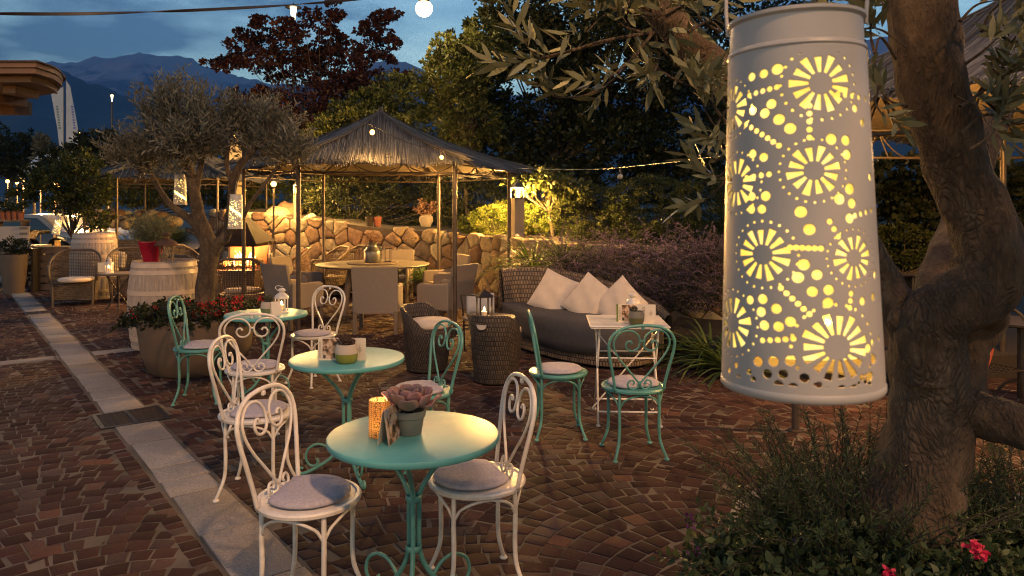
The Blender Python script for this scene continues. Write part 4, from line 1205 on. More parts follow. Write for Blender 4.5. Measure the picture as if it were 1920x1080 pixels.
# on the near barrel: red pot with lavender, wooden lanterns
p = (W(284, 487, 8.8).x, 8.8, 1.0)
t = thing('lavender_pot', 'glossy red tapered pot of lavender on the near barrel', 'potted plant', p)
b = MB(); b.lathe([(0, 0), (.085, 0), (.09, .01), (.145, .24), (.15, .245), (.15, .26), (.14, .26), (.13, .2), (0, .2)], 4*6, caps=False); b.obj('pot', red_gloss, t, smooth='auto')
n = 420; C = rng.normal(size=(n, 3))*np.array((.06, .06, .02))+np.array((0, 0, .22)); Dd = unit(rng.normal(size=(n, 3))*np.array((.42, .42, .1))+np.array((0, 0, .8)))
sprays('lavender', C, Dd, .42*rng.uniform(.45, 1, n), 18, .034, lavender_leaf, t, wr=.16, spread=.5)
t = thing('rustic_lantern', 'rustic wooden lantern with a round tin roof on the near barrel', 'lantern', (W(312, 487, 8.66).x, 8.66, 1.0), .3)
for k in range(8):
    a = k*PI/4; b = MB(); b.tube([(.085*math.cos(a), .085*math.sin(a), 0), (.075*math.cos(a+.9), .075*math.sin(a+.9), .22)], .007, 5); b.obj('stick', grey_wood, t)
b = MB(); b.lathe([(.13, .21), (.135, .215), (.10, .265), (.05, .29), (.028, .295), (.028, .33), (.06, .335), (.045, .35), (0, .38)], 20); b.obj('roof', rust_metal, t, smooth='auto')
b = MB(); b.lathe([(0, 0), (.09, 0), (.09, .012), (0, .012)], 16); b.obj('base', grey_wood, t)

# ================================================================ round planters
def planter(label, loc, r, h, m, parts=None):
    t = thing('round_planter', label, 'planter', loc)
    b = MB(); b.lathe([(0, 0), (r*.74, 0), (r*.80, .02), (r*.93, h*.35), (r, h*.85), (r*1.0, h*.97), (r*.99, h), (r*.95, h), (r*.94, h*.9), (r*.94, h*.86)], 64, caps=False); b.obj('bowl', m, t, smooth='auto')
    b = MB(); b.lathe([(r*.945, h*.86), (r*.5, h*.93), (0, h*.96)], 48, caps=False); b.obj('soil', soil, t)
    return t
PL = (-3.23, 7.55)
planter('big round rust-brown planter under the distant olive tree', (*PL, 0), .56, .57, pot_brown)
def flowering(name, label, cat, loc, n, Rr, h, leafm, petal, npet, pl=.02, lf=.035, group=None, inner=0, hang=0.0, zr=(0, 1)):
    t = thing(name, label, cat, loc, 0, group)
    a = rng.random(n)*6.28; r = Rr*np.sqrt(inner+(1-inner)*rng.random(n)); C = np.stack([r*np.cos(a), r*np.sin(a), np.zeros(n)], -1)
    Dd = unit(np.stack([np.cos(a)*(.25+.6*(r/Rr)**3), np.sin(a)*(.25+.6*(r/Rr)**3), np.full(n, .8)], -1)+rng.normal(size=(n, 3))*.3)
    ln = h*rng.uniform(.5, 1, n)
    sprays('foliage', C, Dd, ln, 12, lf, leafm, t, wr=.45, spread=.9, droop=hang)
    k = rng.choice(n, npet, replace=n < npet); tips = C[k]+Dd[k]*ln[k, None]; tips[:, 2] -= hang*ln[k]
    P = np.repeat(tips, 14, 0)+rng.normal(size=(npet*14, 3))*.018
    leaves(P, unit(rng.normal(size=P.shape)+np.array((0, 0, .5))), pl, pl*.8, petal, 'flowers', t)
    return t
flowering('geraniums', 'dark leafy plants with dark red blooms filling the big brown planter', 'flowers', (PL[0], PL[1], .50), 560, .55, .22, dark_leaf, red_petal, 12, .020, .05)
flowering('red_salvia', 'bright red small flowers on the right side of the brown planter', 'flowers', (PL[0]+.38, PL[1]-.14, .50), 130, .26, .26, mid_leaf, red_petal, 46, .018, .03)
flowering('trailing_plant', 'leafy trailing plant spilling over the left rim of the brown planter', 'plant', (PL[0]-.50, PL[1]-.05, .46), 150, .20, .22, dark_leaf, purple_petal, 14, .018, .04, hang=.5)

# ================================================================ mid olive tree
YO = 7.55
t = thing('olive_tree', 'gnarled grey-leaved olive tree growing from the big round brown planter', 'tree', (PL[0], PL[1], .5)); base = Vector((PL[0], PL[1], .5))
b = MB()
def wp(px, py, Y=YO): return W(px, py, Y)-base
def limb(b, P, R_, **k): b.tube([wp(*p) for p in P], [r/F*YO/2*.74 for r in R_], 12, smooth=5, wob=.06, **k)
limb(b, [(383, 605), (384, 560), (388, 520), (392, 480), (388, 450), (376, 415), (368, 380), (358, 330), (340, 290), (322, 262)], [62, 50, 44, 46, 42, 34, 30, 26, 20, 12])
limb(b, [(392, 490), (408, 458), (425, 440), (432, 400), (436, 350), (446, 318), (466, 290), (492, 262)], [30, 30, 26, 22, 20, 20, 16, 10])
limb(b, [(380, 440), (358, 412), (330, 392), (312, 375), (296, 350), (280, 318), (262, 296)], [26, 22, 17, 15, 13, 11, 7])
limb(b, [(366, 372), (372, 335), (380, 300), (384, 270)], [18, 15, 12, 8])
limb(b, [(426, 442), (448, 418), (470, 380), (500, 340), (520, 312)], [14, 13, 11, 9, 6])
limb(b, [(400, 470), (372, 440), (350, 430, 7.7)], [22, 18, 10])
limb(b, [(436, 345), (425, 310), (430, 270)], [16, 12, 7])
b.obj('trunk', bark_olive, t, smooth=True)
E = [ell_px(332, 235, 7.6, 52, 55, 55), ell_px(300, 290, 7.5, 78, 38, 55), ell_px(375, 265, 7.4, 50, 52, 50), ell_px(242, 312, 7.6, 40, 24, 36), ell_px(495, 255, 7.7, 55, 52, 50), ell_px(540, 300, 7.6, 48, 30, 45), ell_px(450, 245, 7.8, 30, 35, 40)]
def olive_sprays(E, n, length, per, leaf, name, parent, m, up=.9, base=None, wr=.2):
    Cs, Ds = [], []
    vol = np.array([np.prod(e[1])**.6 for e in E]); vol /= vol.sum()
    for (c, r), w_ in zip(E, vol):
        k = int(n*w_); 
        ncl = max(4, k//14); cl = c+unit(rng.normal(size=(ncl, 3)))*rng.uniform(.3, .95, (ncl, 1))*r
        pick = cl[rng.integers(0, ncl, k)]; P = pick+rng.normal(size=(k, 3))*np.mean(r)*.15
        Cs.append(P); Ds.append(unit((P-c)/r*.55+np.array((0, 0, up))+rng.normal(size=(k, 3))*.35))
    C = np.concatenate(Cs)-np.array(base); D = np.concatenate(Ds)
    sprays(name, C, D, length*rng.uniform(.6, 1.3, len(C)), per, leaf, m, parent, wr=wr, spread=.55)
    return C, D
C, Dd = olive_sprays(E, 1250, .27, 14, .066, 'crown', t, olive_leaf_far, base=base)
b = MB()
for i in range(0, len(C), 5): b.tube([C[i]-Dd[i]*.10, C[i]+Dd[i]*.15], [.004, .0015], 4, caps=False)
b.obj('twigs', bark_olive, t)

# ================================================================ pierced lanterns
def lantern_mesh(dense=False):
    Ht = .35; RB, RT = .0705, .0585
    def rad(z): return RB+(RT-RB)*(z/Ht)
    nth, nz = (300, 230) if dense else (620, 470)
    th = np.linspace(0, 2*PI, nth, endpoint=False); z = np.linspace(.0, .318, nz)
    TH, Z = np.meshgrid(th, z)
    A = []   # wheels: (angle, z, r)
    def cv(px, py):      # picture -> (angle, z); the front faces -Y
        zz = Ht*(1-(py-22)/712); r = 130+26*(1-zz/Ht); xc = 1505-12*(zz/Ht)
        return math.asin(max(-1, min(1, (px-xc)/r)))-PI/2, zz
    wh = [(1540, 160, 58, 13), (1528, 318, 50, 12), (1436, 470, 54, 13), (1598, 476, 45, 12), (1568, 634, 66, 15), (1375, 190, 50, 12), (1385, 335, 52, 12), (1377, 605, 56, 12)]
    W_ = [(*cv(a, c), r/1.95e3*.93, n) for a, c, r, n in wh]
    for k in range(16):   # the back side
        W_.append((R(10+((k*53) % 160)), .045+.058*(k % 5), U(.020, .028), 12))
    W_ = [(a, zz, r*.0775/.0775, n) for a, zz, r, n in W_]
    dots = []
    if dense:
        W_ = [(R((k*137.5) % 360), .03+.27*((k*.6180339) % 1), U(.011, .016), 9) for k in range(60)]
        for k in range(240): dots.append((U(0, 2*PI), U(.015, .30), U(.0022, .0038)))
    for a, zz, r, n in W_:
        m = 24
        for k in range(m):
            q = 2*PI*k/m; dots.append((a+r*1.18*math.cos(q)/rad(zz), zz+r*1.18*math.sin(q), r*.05))
    fr = [(1415, 136, 9), (1438, 134, 9), (1463, 129, 11), (1417, 200, 9), (1440, 208, 10), (1452, 192, 10), (1466, 222, 11), (1486, 240, 11), (1417, 282, 9), (1438, 290, 9), (1558, 262, 11), (1583, 264, 10), (1585, 290, 10), (1600, 205, 8), (1614, 230, 8), (1416, 362, 9), (1442, 362, 10), (1415, 386, 9), (1435, 386, 9), (1505, 392, 11), (1520, 424, 11), (1590, 352, 11), (1572, 370, 11), (1594, 378, 10), (1590, 405, 10), (1510, 487, 11), (1500, 510, 11), (1533, 505, 10), (1525, 535, 10), (1553, 532, 10), (1552, 555, 10), (1612, 555, 8), (1413, 556, 9), (1437, 552, 10), (1434, 576, 10), (1462, 568, 10), (1487, 590, 10), (1440, 600, 10), (1466, 600, 10), (1429, 668, 10), (1457, 664, 10), (1487, 660, 10), (1446, 688, 9), (1474, 685, 9), (1511, 689, 9), (1391, 708, 8), (1466, 705, 9), (1492, 707, 9), (1575, 709, 9), (1597, 708, 8), (1371, 699, 6), (1386, 684, 6), (1622, 640, 9), (1632, 662, 9), (1625, 690, 9), (1636, 510, 8), (1632, 550, 8), (1628, 330, 8)]
    for x_, y_, r_ in ([] if dense else fr):
        a, zz = cv(x_, y_); dots.append((a, zz, r_/1.95e3*.86))
    chains = [((1410, 170), (1462, 162), 5), ((1404, 224), (1466, 270), 7), ((1520, 200), (1520, 258), 5), ((1405, 326), (1448, 322), 4), ((1486, 456), (1540, 458), 6), ((1555, 410), (1570, 437), 3), ((1470, 530), (1520, 575), 6), ((1437, 628), (1492, 620), 5), ((1570, 180), (1620, 185), 5), ((1536, 700), (1532, 728), 3), ((1610, 690), (1632, 712), 4), ((1630, 630), (1655, 624), 3), ((1592, 540), (1590, 565), 3), ((1412, 690), (1428, 714), 3), ((1600, 400), (1630, 392), 4)]
    for p0, p1, n in ([] if dense else chains):
        for k in range(n):
            x_ = p0[0]+(p1[0]-p0[0])*k/(n-1); y_ = p0[1]+(p1[1]-p0[1])*k/(n-1); a, zz = cv(x_, y_); dots.append((a, zz, 5/1.95e3))
    for k in range(110):
        dots.append((R(U(0, 180)), U(.02, .29), random.choice([.003, .0045, .005])))
    sdf = np.full(TH.shape, 1.0)
    RZ = rad(Z)
    def dth(a): return (TH-a+PI) % (2*PI)-PI
    for a, zz, r in dots:
        m = (np.abs(Z-zz) < r+.006)
        ii = np.where(m.any(1))[0]
        if len(ii) == 0: continue
        sl = slice(ii[0], ii[-1]+1)
        d = np.hypot(((TH[sl]-a+PI) % (2*PI)-PI)*RZ[sl], Z[sl]-zz)-r
        sdf[sl] = np.minimum(sdf[sl], d)
    for a, zz, r, n in W_:
        sl = slice(*np.searchsorted(z, [zz-r-.006, zz+r+.006]))
        X_ = ((TH[sl]-a+PI) % (2*PI)-PI)*RZ[sl]; Y_ = Z[sl]-zz
        for k in range(n):
            q = 2*PI*k/n+.2; ux, uy = math.cos(q), math.sin(q)
            al = X_*ux+Y_*uy; pe = np.abs(-X_*uy+Y_*ux)
            ro = r*(.94 if k % 2 == 0 else .86); ri = r*.36
            hw_ = al*math.tan(PI/n)*.55
            d = np.maximum(np.maximum(ri-al, al-ro), pe-hw_)
            sdf[sl] = np.minimum(sdf[sl], d)
    sdf[Z > .31] = 1; sdf[Z < .014] = 1
    P = np.stack([RZ*np.cos(TH), RZ*np.sin(TH), Z], -1)
    # pull the vertices next to a hole onto its edge
    h = .318/nz*1.0
    gth = (np.roll(sdf, -1, 1)-np.roll(sdf, 1, 1))/(2*(2*PI/nth)*RZ); gz = np.gradient(sdf, z, axis=0)
    g2 = np.maximum(gth**2+gz**2, .2); near = np.abs(sdf) < h*.62
    dt = np.where(near, -sdf*gth/g2/RZ, 0); dz = np.where(near, -sdf*gz/g2, 0)
    dt = np.clip(dt, -.006, .006); dz = np.clip(dz, -h*.6, h*.6)
    T2, Z2 = TH+dt, Z+dz; R2 = rad(Z2)
    P = np.stack([R2*np.cos(T2), R2*np.sin(T2), Z2], -1).reshape(-1, 3)
    sd = np.where(near, 0, sdf)
    i, j = np.meshgrid(np.arange(nz-1), np.arange(nth), indexing='ij'); j2 = (j+1) % nth
    mean = (sd[i, j]+sd[i, j2]+sd[i+1, j]+sd[i+1, j2])
    keep = (mean > 0)
    a = (i*nth+j)[keep]; b_ = (i*nth+j2)[keep]; c = ((i+1)*nth+j2)[keep]; d = ((i+1)*nth+j)[keep]
    Fq = np.stack([a, b_, c, d], -1)
    used = np.unique(Fq); remap = np.full(len(P), -1); remap[used] = np.arange(len(used))
    return P[used], remap[Fq]
P_, F_ = lantern_mesh(); PD_, FD_ = lantern_mesh(True)
lant_paint = pm('lantern_enamel', (.42, .39, .355), (.37, .345, .315), 8, .42, bs=.05)
def hang_lantern(label, loc, tilt=(0, 0, 0), sc=1):
    t = thing('pierced_lantern', label, 'lantern', loc, 0, 'white pierced metal lanterns hanging in the olive trees')
    o = npmesh('shade', P_, F_, lant_paint, t, smooth=True)
    md = o.modifiers.new('s', 'SOLIDIFY'); md.thickness = .0011; md.offset = 0
    b = MB(); b.lathe([(.0598, .3175), (.0614, .320), (.0604, .323), (.0585, .324), (.0578, .348), (.0605, .3505), (.0605, .3535), (.0575, .3545), (.0555, .350), (0.0, .342)], 64, caps=False)
    b.obj('lid', lant_paint, t, smooth='auto')
    b = MB(); b.lathe([(.0703, -.001), (.0717, .001), (.0717, .006), (.0701, .008)], 64, caps=False); b.obj('rim', lant_paint, t, smooth='auto')
    b = MB(); b.lathe([(.0615, .036), (.053, .31), (.049, .31), (.0575, .036)], 48, caps=False); b.obj('glowing_liner', LINER, t, smooth=True)
    b = MB(); b.tube([(-.060, 0, .345), (-.058, 0, .40), (-.02, 0, .47), (0, 0, .49), (.02, 0, .47), (.058, 0, .40), (.060, 0, .345)], .0016, 6, smooth=4); b.obj('wire_handle', lant_paint, t)
    for q in range(7):
        a = q*1.9; z_ = .07+.033*q; b = MB(); b.sphere((.063*math.cos(a-1.2)*(1-z_*.35), .063*math.sin(a-1.2)*(1-z_*.35), z_), .0016, 8, 6); b.obj('spark_bead', flame_m, t, smooth=True)  # added glowing beads standing in for a spark of reflected light
    light('lantern_light', (0, 0, .16), LANT_P, (1, .72, .25), .03, t)
    t.rotation_euler = tilt
    return t
LINER = emat('lantern_glow', (1.0, .72, .16), LINER_E)
_nt = LINER.node_tree; _v = coords(_nt); _r = ramp(_nt, noise(_nt, _v, 38, 3), [(.3, (.75, .45, .06)), (.5, (1, .70, .14)), (.7, (1, .80, .30))])
lk(_nt, _r, _nt.nodes['Principled BSDF'].inputs['Emission Color'])
LANT_P = .25
def far_lantern(label, p, rz):
    o = copy_thing(HL, label, p, rz)
    for ch in o.children:
        if ch.name.startswith('shade'):
            q = npmesh('shade', PD_, FD_, lant_paint, None, smooth=True); ch.data = q.data; bpy.data.objects.remove(q)
        if ch.name.startswith('glowing_liner'):
            ch.data = ch.data.copy(); ch.data.materials[0] = LINER2
    return o
LINER2 = emat('lantern_glow_far', (1.0, .68, .20), 1.6)
HL = hang_lantern('huge close-up white pierced lantern hanging in front of the right olive tree', (.2668, .68, 1.492), (R(0), R(-.9), R(-21.4))); HL.scale = (.995, .995, .95)
p = W(441, 429, 7.2); L2 = far_lantern( 'white pierced lantern hanging near the fireplace, right one in the middle olive tree', p, 2.1); L2.rotation_euler = (R(2), R(2), 2.1)
p = W(338, 384, 8.2); L3 = far_lantern( 'pierced lantern glowing in the left half of the middle olive tree', p, .7)
p = W(104, 440, 10.6); L4 = far_lantern( 'small glowing pierced lantern standing tilted by the firewood at far left', p, 3.3); L4.rotation_euler = (R(4), R(-10), 3.3); L4.scale = (.75,)*3
# ================================================================ big olive tree at the right
base = Vector((1.13, 2.05, .6))
t = thing('olive_tree', 'large old olive tree with a bent trunk close to the camera on the right', 'tree', base)
b = MB()
def limb2(P, R_, wob=.06, n=20, sm=8):
    b.tube([W(*p)-base for p in P], [r/F*p[2]/2 for r, p in zip(R_, P)], n, smooth=sm, wob=wob)
limb2([(1696, 1130, 2.0), (1698, 1040, 2.0), (1714, 930, 2.0), (1738, 830, 2.0), (1745, 740, 2.0), (1738, 660, 2.0), (1728, 615, 1.98)], [240, 205, 172, 152, 138, 138, 116], .045)
limb2([(1738, 700, 1.98), (1735, 640, 1.96), (1752, 600, 1.94), (1800, 566, 1.92), (1845, 530, 1.92), (1858, 480, 1.92), (1836, 410, 1.93), (1806, 340, 1.94), (1778, 260, 1.95), (1752, 170, 1.96), (1735, 80, 1.97), (1722, -20, 1.98), (1716, -90, 2.0)], [120, 115, 112, 118, 124, 122, 114, 110, 112, 118, 120, 122, 118], .045)
limb2([(1770, 770, 2.06), (1800, 700, 2.10), (1820, 640, 2.12), (1842, 590, 2.1), (1850, 540, 2.0)], [110, 82, 76, 84, 90])
limb2([(1770, 800, 2.0), (1810, 775, 1.97), (1870, 785, 1.92), (1940, 808, 1.88), (2040, 820, 1.85)], [95, 92, 84, 82, 76], .04)
limb2([(1745, 640, 2.12), (1752, 560, 2.25), (1772, 490, 2.35), (1795, 420, 2.45), (1830, 330, 2.55), (1880, 200, 2.7)], [85, 78, 66, 58, 50, 40])
limb2([(1720, 640, 2.0), (1690, 585, 2.03), (1650, 520, 2.06), (1560, 360, 2.1), (1470, 240, 2.1), (1370, 155, 2.1), (1290, 75, 2.1), (1200, -20, 2.1), (1150, -90, 2.1)], [90, 76, 66, 64, 66, 70, 66, 62, 58], .04)
limb2([(1740, 980, 2.15), (1690, 850, 2.16), (1690, 780, 2.12), (1700, 700, 2.08), (1705, 640, 2.04)], [110, 52, 44, 50, 60])
b.obj('trunk', bark_olive, t, smooth=True)
# knots
b = MB()
for px, py, Y, r in ((1744, 590, 1.90, 22), (1806, 560, 1.86, 14), (1690, 600, 1.93, 26), (1715, 560, 1.94, 16)):
    c = W(px, py, Y+.04)-base; b.sphere(c, r/F*Y, 14, 9, (1, .7, 1))
b.obj('knot', bark_olive, t, smooth=True)
# drawn twigs with leaf tufts
tw = MB(); TC, TD = [], []
def twig(P, r0=.0045, leafy=.4, step=.06):
    pts = [W(*p)-base for p in P]; q, _ = spline(pts, [1]*len(pts), 8)
    tw.tube(q, [r0*(1-.75*i/len(q)) for i in range(len(q))], 6, caps=False)
    acc = 0; N = len(q)
    for i in range(1, N):
        acc += (q[i]-q[i-1]).length
        if i > N*leafy and acc > step:
            acc = 0; TC.append(q[i]); TD.append((q[i]-q[i-1]).normalized()+Vector((U(-.5, .5), U(-.5, .5), U(.1, .9))))
    TC.append(q[-1]); TD.append((q[-1]-q[-2]).normalized()+Vector((0, 0, .4)))
Y_ = 1.75
for P in ([(1230, 60), (1140, 75), (1070, 95), (1010, 108), (975, 60)], [(1150, 75), (1060, 98), (1000, 112), (965, 122)], [(1225, 60), (1190, 105), (1150, 150), (1100, 178), (1045, 182), (1030, 168)], [(1190, 105), (1150, 140), (1128, 150)],
          [(1220, 20), (1180, 5), (1120, 8)], [(1230, 30), (1150, 20), (1100, 60)], [(1200, 60), (1160, 40), (1170, -20)], [(1225, 50), (1235, 110), (1220, 145)], [(1210, 110), (1250, 140), (1300, 162), (1340, 158)], [(1240, 90), (1280, 130), (1318, 150)],
          [(1250, 30), (1290, 10), (1350, 8)], [(1380, 180), (1355, 215), (1340, 235), (1315, 190)], [(1385, 200), (1360, 260), (1335, 260)], [(1375, 300), (1350, 330), (1330, 325)], [(1385, 310), (1355, 345), (1320, 380)], [(1375, 280), (1345, 300), (1330, 290)], [(1370, 240), (1340, 200), (1335, 175)],
          [(1350, 60), (1310, 30), (1330, -10)], [(1290, 60), (1330, 40), (1355, 60)],
          [(1640, 100), (1632, 60), (1640, 20)], [(1680, 110), (1650, 70), (1640, 120)], [(1700, 90), (1660, 60), (1630, 50)], [(1650, 160), (1640, 190), (1655, 215)],
          [(1800, 200), (1860, 160), (1900, 130), (1930, 110)], [(1810, 120), (1850, 90), (1880, 60)], [(1790, 180), (1830, 200), (1850, 230)], [(1840, 60), (1860, 20), (1900, -10)], [(1860, 130), (1900, 160), (1925, 190)], [(1800, 250), (1850, 215), (1900, 230), (1930, 220)], [(1800, 40), (1830, 10), (1870, 0)], [(1850, 190), (1880, 220), (1900, 250)], [(1700, 200), (1670, 190), (1650, 170)], [(1820, 280), (1860, 250), (1880, 200)], [(1870, 60), (1900, 80), (1925, 60)]):
    twig([(x, y, Y_+.0+U(-.06, .06)) for x, y in P])
for k in range(14):
    x, y = (U(1150, 1340), U(-60, 40)) if k < 8 else ((U(1850, 1930), U(60, 230)) if k < 12 else (U(1620, 1680), U(-20, 60)))
    a = U(0, 6.28); l = U(30, 70)
    twig([(x, y, Y_+U(-.1, .3)), (x+l*.5*math.cos(a), y-l*.3*math.sin(a), Y_), (x+l*math.cos(a), y-l*.7*math.sin(a), Y_)], .002, .2, .04)
shade_limbs = [((1.05, 2.0, 2.35), (1.5, 1.3, 2.75), (1.9, .7, 3.1)), ((1.05, 2.0, 2.35), (1.0, .9, 2.7), (.85, -.25, 3.0))]  # limbs carrying the added crown parts above the frame
for P in shade_limbs: tw.tube([Vector(p)-base for p in P], [.05, .035, .02], 8, smooth=5)
for (c_, r_, k_) in (((.85, -.30, 3.0), (.42, .50, .32), 300), ((1.95, .75, 3.1), (.65, .55, .38), 420), ((1.35, .1, 3.2), (.5, .5, .3), 200)):  # added leaf masses out of view, placed to shade the lantern and trunk
    for k in range(k_):
        d_ = Vector((U(-1, 1), U(-1, 1), U(-1, 1))); d_.normalize(); q_ = U(.2, 1)**.5
        TC.append(Vector(c_)-base+Vector((d_.x*r_[0]*q_, d_.y*r_[1]*q_, d_.z*r_[2]*q_))); TD.append(d_+Vector((0, 0, .3)))
tw.obj('twigs', bark_olive, t)
C = np.array([tuple(c) for c in TC]); Dd = np.array([tuple(d) for d in TD])
C = np.repeat(C, 1, 0); sprays('crown', C, Dd, .075, 8, .062, olive_leaf, t, wr=.22, spread=.55)

# ---- planter, stones and plants below it
t = thing('round_planter', 'large pale stone planter under the close olive tree, bottom right', 'planter', (1.24, 2.08, -.06)); t.scale = (1, 1, 1.25)
b = MB(); b.lathe([(0, 0), (.42, 0), (.48, .03), (.56, .3), (.60, .56), (.605, .60), (.585, .61), (.56, .60), (.55, .54)], 64, caps=False); b.obj('bowl', pot_stone, t, smooth='auto')
b = MB(); b.lathe([(.553, .55), (.3, .58), (0, .60)], 40, caps=False); b.obj('soil', soil, t)
b = MB(); b.sphere((0, 0, 0), .075, 16, 10, (1.3, .8, .7)); o = b.obj('rock', terracotta, smooth=True); tag(o, 'rounded orange rock in the stone planter beside the trunk base', 'rock'); o.location = W(1545, 1075, 1.95)
def fol(name, label, cat, n, cfun, dfun, ln, per, lf, m, wr=.2, spread=.6, droop=0, stems=None, group=None):
    C = np.array([cfun() for _ in range(n)]); Dd = np.array([dfun(c) for c in C])
    o_ = C.mean(0); o_[2] = C[:, 2].min()
    t = thing(name, label, cat, tuple(o_), 0, group)
    L = ln*rng.uniform(.5, 1.15, n); sprays('foliage', C-o_, Dd, L, per, lf, m, t, wr=wr, spread=spread, droop=droop)
    b = MB(); 
    for i in range(n):
        d = unit(Dd[i]); P = []
        for s_ in (0, .35, .7, 1): q = (C[i]-o_)+d*L[i]*s_; q[2] -= droop*s_*s_*L[i]; P.append(tuple(q))
        b.tube(P, [.0028, .0024, .0018, .0008], 4, caps=False)
    b.obj('stem', stems or bark_dark, t)
    return t, C, unit(Dd), L
def disk(cx, cy, z, r):
    a = U(0, 6.28); q = r*math.sqrt(U(0, 1)); return (cx+q*math.cos(a), cy+q*math.sin(a), z)
def updir(cx, cy, k, up):
    return lambda c: unit(np.array((c[0]-cx, c[1]-cy, 0))*k+np.array((U(-.35, .35), U(-.35, .35), up)))
fol('rosemary', 'tall rosemary bush standing left of the close olive trunk', 'shrub', 320, lambda: disk(.95, 2.08, .68, .17), lambda c: unit(np.array(((c[0]-.95)*3+U(-.45, .45), (c[1]-2.08)*2+U(-.4, .4), U(.4, 1)))), .42, 58, .021, rosemary_leaf, .13, .8, .15)
fol('rosemary', 'rosemary arching out over the left rim of the stone planter', 'shrub', 200, lambda: disk(.90, 2.0, .67, .15), lambda c: unit(np.array((-.7+U(-.6, .7), -.1+U(-.5, .5), U(.2, .9)))), .38, 50, .020, rosemary_leaf, .13, .8, .4)
fol('rosemary', 'rosemary spreading to the right of the close olive trunk', 'shrub', 190, lambda: disk(1.42, 2.12, .68, .20), updir(1.35, 2.1, 1.0, .55), .42, 56, .021, rosemary_leaf, .13, .8, .3)
tt, C, Dd, L = fol('verbena', 'low leafy plant with small dark purple flowers at the left rim of the planter', 'flowers', 420, lambda: disk(.80, 1.97, .64, .17), lambda c: unit(np.array((-.5+U(-.8, .7), -.1+U(-.6, .5), U(.1, .9)))), .27, 16, .030, rosemary_leaf, .5, .85, .35)
k = rng.choice(len(C), 16, replace=False); tips = C[k]+Dd[k]*L[k, None]; tips[:, 2] -= .35*L[k]
P = np.repeat(tips, 16, 0)+rng.normal(size=(256, 3))*.010; leaves(P-np.array(tt.location), unit(rng.normal(size=P.shape)+np.array((0, 0, .6))), .013, .011, purple_petal, 'flowers', tt)
tt, C, Dd, L = fol('verbena', 'dense dark low greenery filling the front of the stone planter', 'shrub', 520, lambda: disk(.98, 1.92, .63, .22), updir(1.0, 1.9, .8, .7), .24, 18, .026, rosemary_leaf, .45, .8, .2)
tt, C, Dd, L = fol('pink_geranium', 'leafy plant with bright pink-red blooms in the bottom right corner', 'flowers', 240, lambda: disk(1.30, 1.88, .62, .26), updir(1.3, 1.9, .8, .7), .22, 14, .034, rosemary_leaf, .6, .85, .2)
tips = np.array([tuple(W(1827, 1025, 1.72)), tuple(W(1668, 1082, 1.68)), tuple(W(1838, 1040, 1.74))]); P = np.repeat(tips, 40, 0)+rng.normal(size=(120, 3))*.0065
leaves(P-np.array(tt.location), unit(rng.normal(size=P.shape)+np.array((0, 0, .6))), .012, .011, leafmat('pink_petals', (.4, .01, .05), (.6, .03, .09), (.7, .08, .14)), 'flowers', tt)

# ================================================================ lattice wicker armchairs
def wchair(m, mname):
    t = thing('wicker_armchair', '', 'armchair', (0, 0, 0), 0, 'open-weave wicker armchairs')
    def plan(s):   # s 0..1 from front left round the back to front right
        a = R(-118)+R(236)*s      # angle measured from -X
        x = -math.cos(a); y = -math.sin(a)
        e = (abs(x)**2.6+abs(y)**2.6)**(-1/2.6)
        return x*e*.33-.02, y*e*.36
    def top(s):
        u = abs(s-.5)*2; return .92-.26*min(1, max(0, (u-.25)/.5))**1.2 if u < 1 else .66
    N = 44; rows = []
    b = MB()
    for k in range(N+1):
        s = k/N; x, y = plan(s); tp = top(s); fl = 1.12
        P = [(x*.93, y*.93, .10), (x, y, .40), (x*1.04, y*1.05, .55), (x*(1.04+.12*(tp-.5)), y*(1.05+.12*(tp-.5)), tp)]
        b.tube(P, .0048, 4, caps=False)
    z = .44
    while z < .92:
        P = []
        for k in range(N*2+1):
            s = k/N/2; x, y = plan(s); tp = top(s)
            if z < tp-.01: f = 1.04+.12*max(0, z-.5) if z > .55 else 1+.04*(z-.4)/.15; P.append((x*f, y*f*1.005, z))
            elif len(P) > 1: b.tube(P, .0040, 4, caps=False); P = []
        if len(P) > 1: b.tube(P, .0040, 4, caps=False)
        z += .026
    b.obj('open_weave', m, t)
    b = MB(); P = [(lambda x, y, tp: (x*(1.04+.12*(tp-.5)), y*(1.05+.12*(tp-.5)), tp))(*plan(k/40), top(k/40)) for k in range(41)]
    x, y = plan(0); P = [(x*1.02, y*1.03, .42)]+P+[(x*1.02, -y*1.03, .42)]
    b.tube(P, .021, 8); b.obj('rolled_rim', m, t, smooth=True)
    b = MB(); rows = [[(x*f, y*f, z) for x, y in [plan(k/40) for k in range(41)]] for f, z in ((.93, .06), (.96, .2), (1, .40))]
    b.grid(rows); xx, yy = plan(0); b.grid([[(xx*f, yy*f, z), (xx*f+.0, -yy*f, z)] for f, z in ((.93, .10), (1, .40))]); b.obj('skirt', wicker_brown if mname == 'g' else wicker_grey, t)
    b = MB(); b.poly([plan(k/40) for k in range(41)], .38, .405); b.obj('seat', m, t)
    for sx, sy in ((.2, .3), (.2, -.3), (-.27, .26), (-.27, -.26)):
        b = MB(); b.tube([(sx*.93, sy*.97, 0), (sx, sy, .4)], .018, 6); b.obj('leg', m, t)
    return t
WC = {'g': wchair(wicker_greyc, 'g'), 'c': wchair(wicker_cane, 'c')}; used_ = set()
def put_w(c, label, px, py, Y, face, z=0):
    X = (px-960)/F*Y
    if c not in used_:
        used_.add(c); o = WC[c]; o.location = (X, Y, z); o.rotation_euler = (0, 0, R(face)); o['label'] = label
    else: o = copy_thing(WC[c], label, (X, Y, z), R(face))
    return o
put_w('g', 'grey wicker armchair with a pale cushion standing alone at far left beside the path', 140, 0, 12.6, -68)
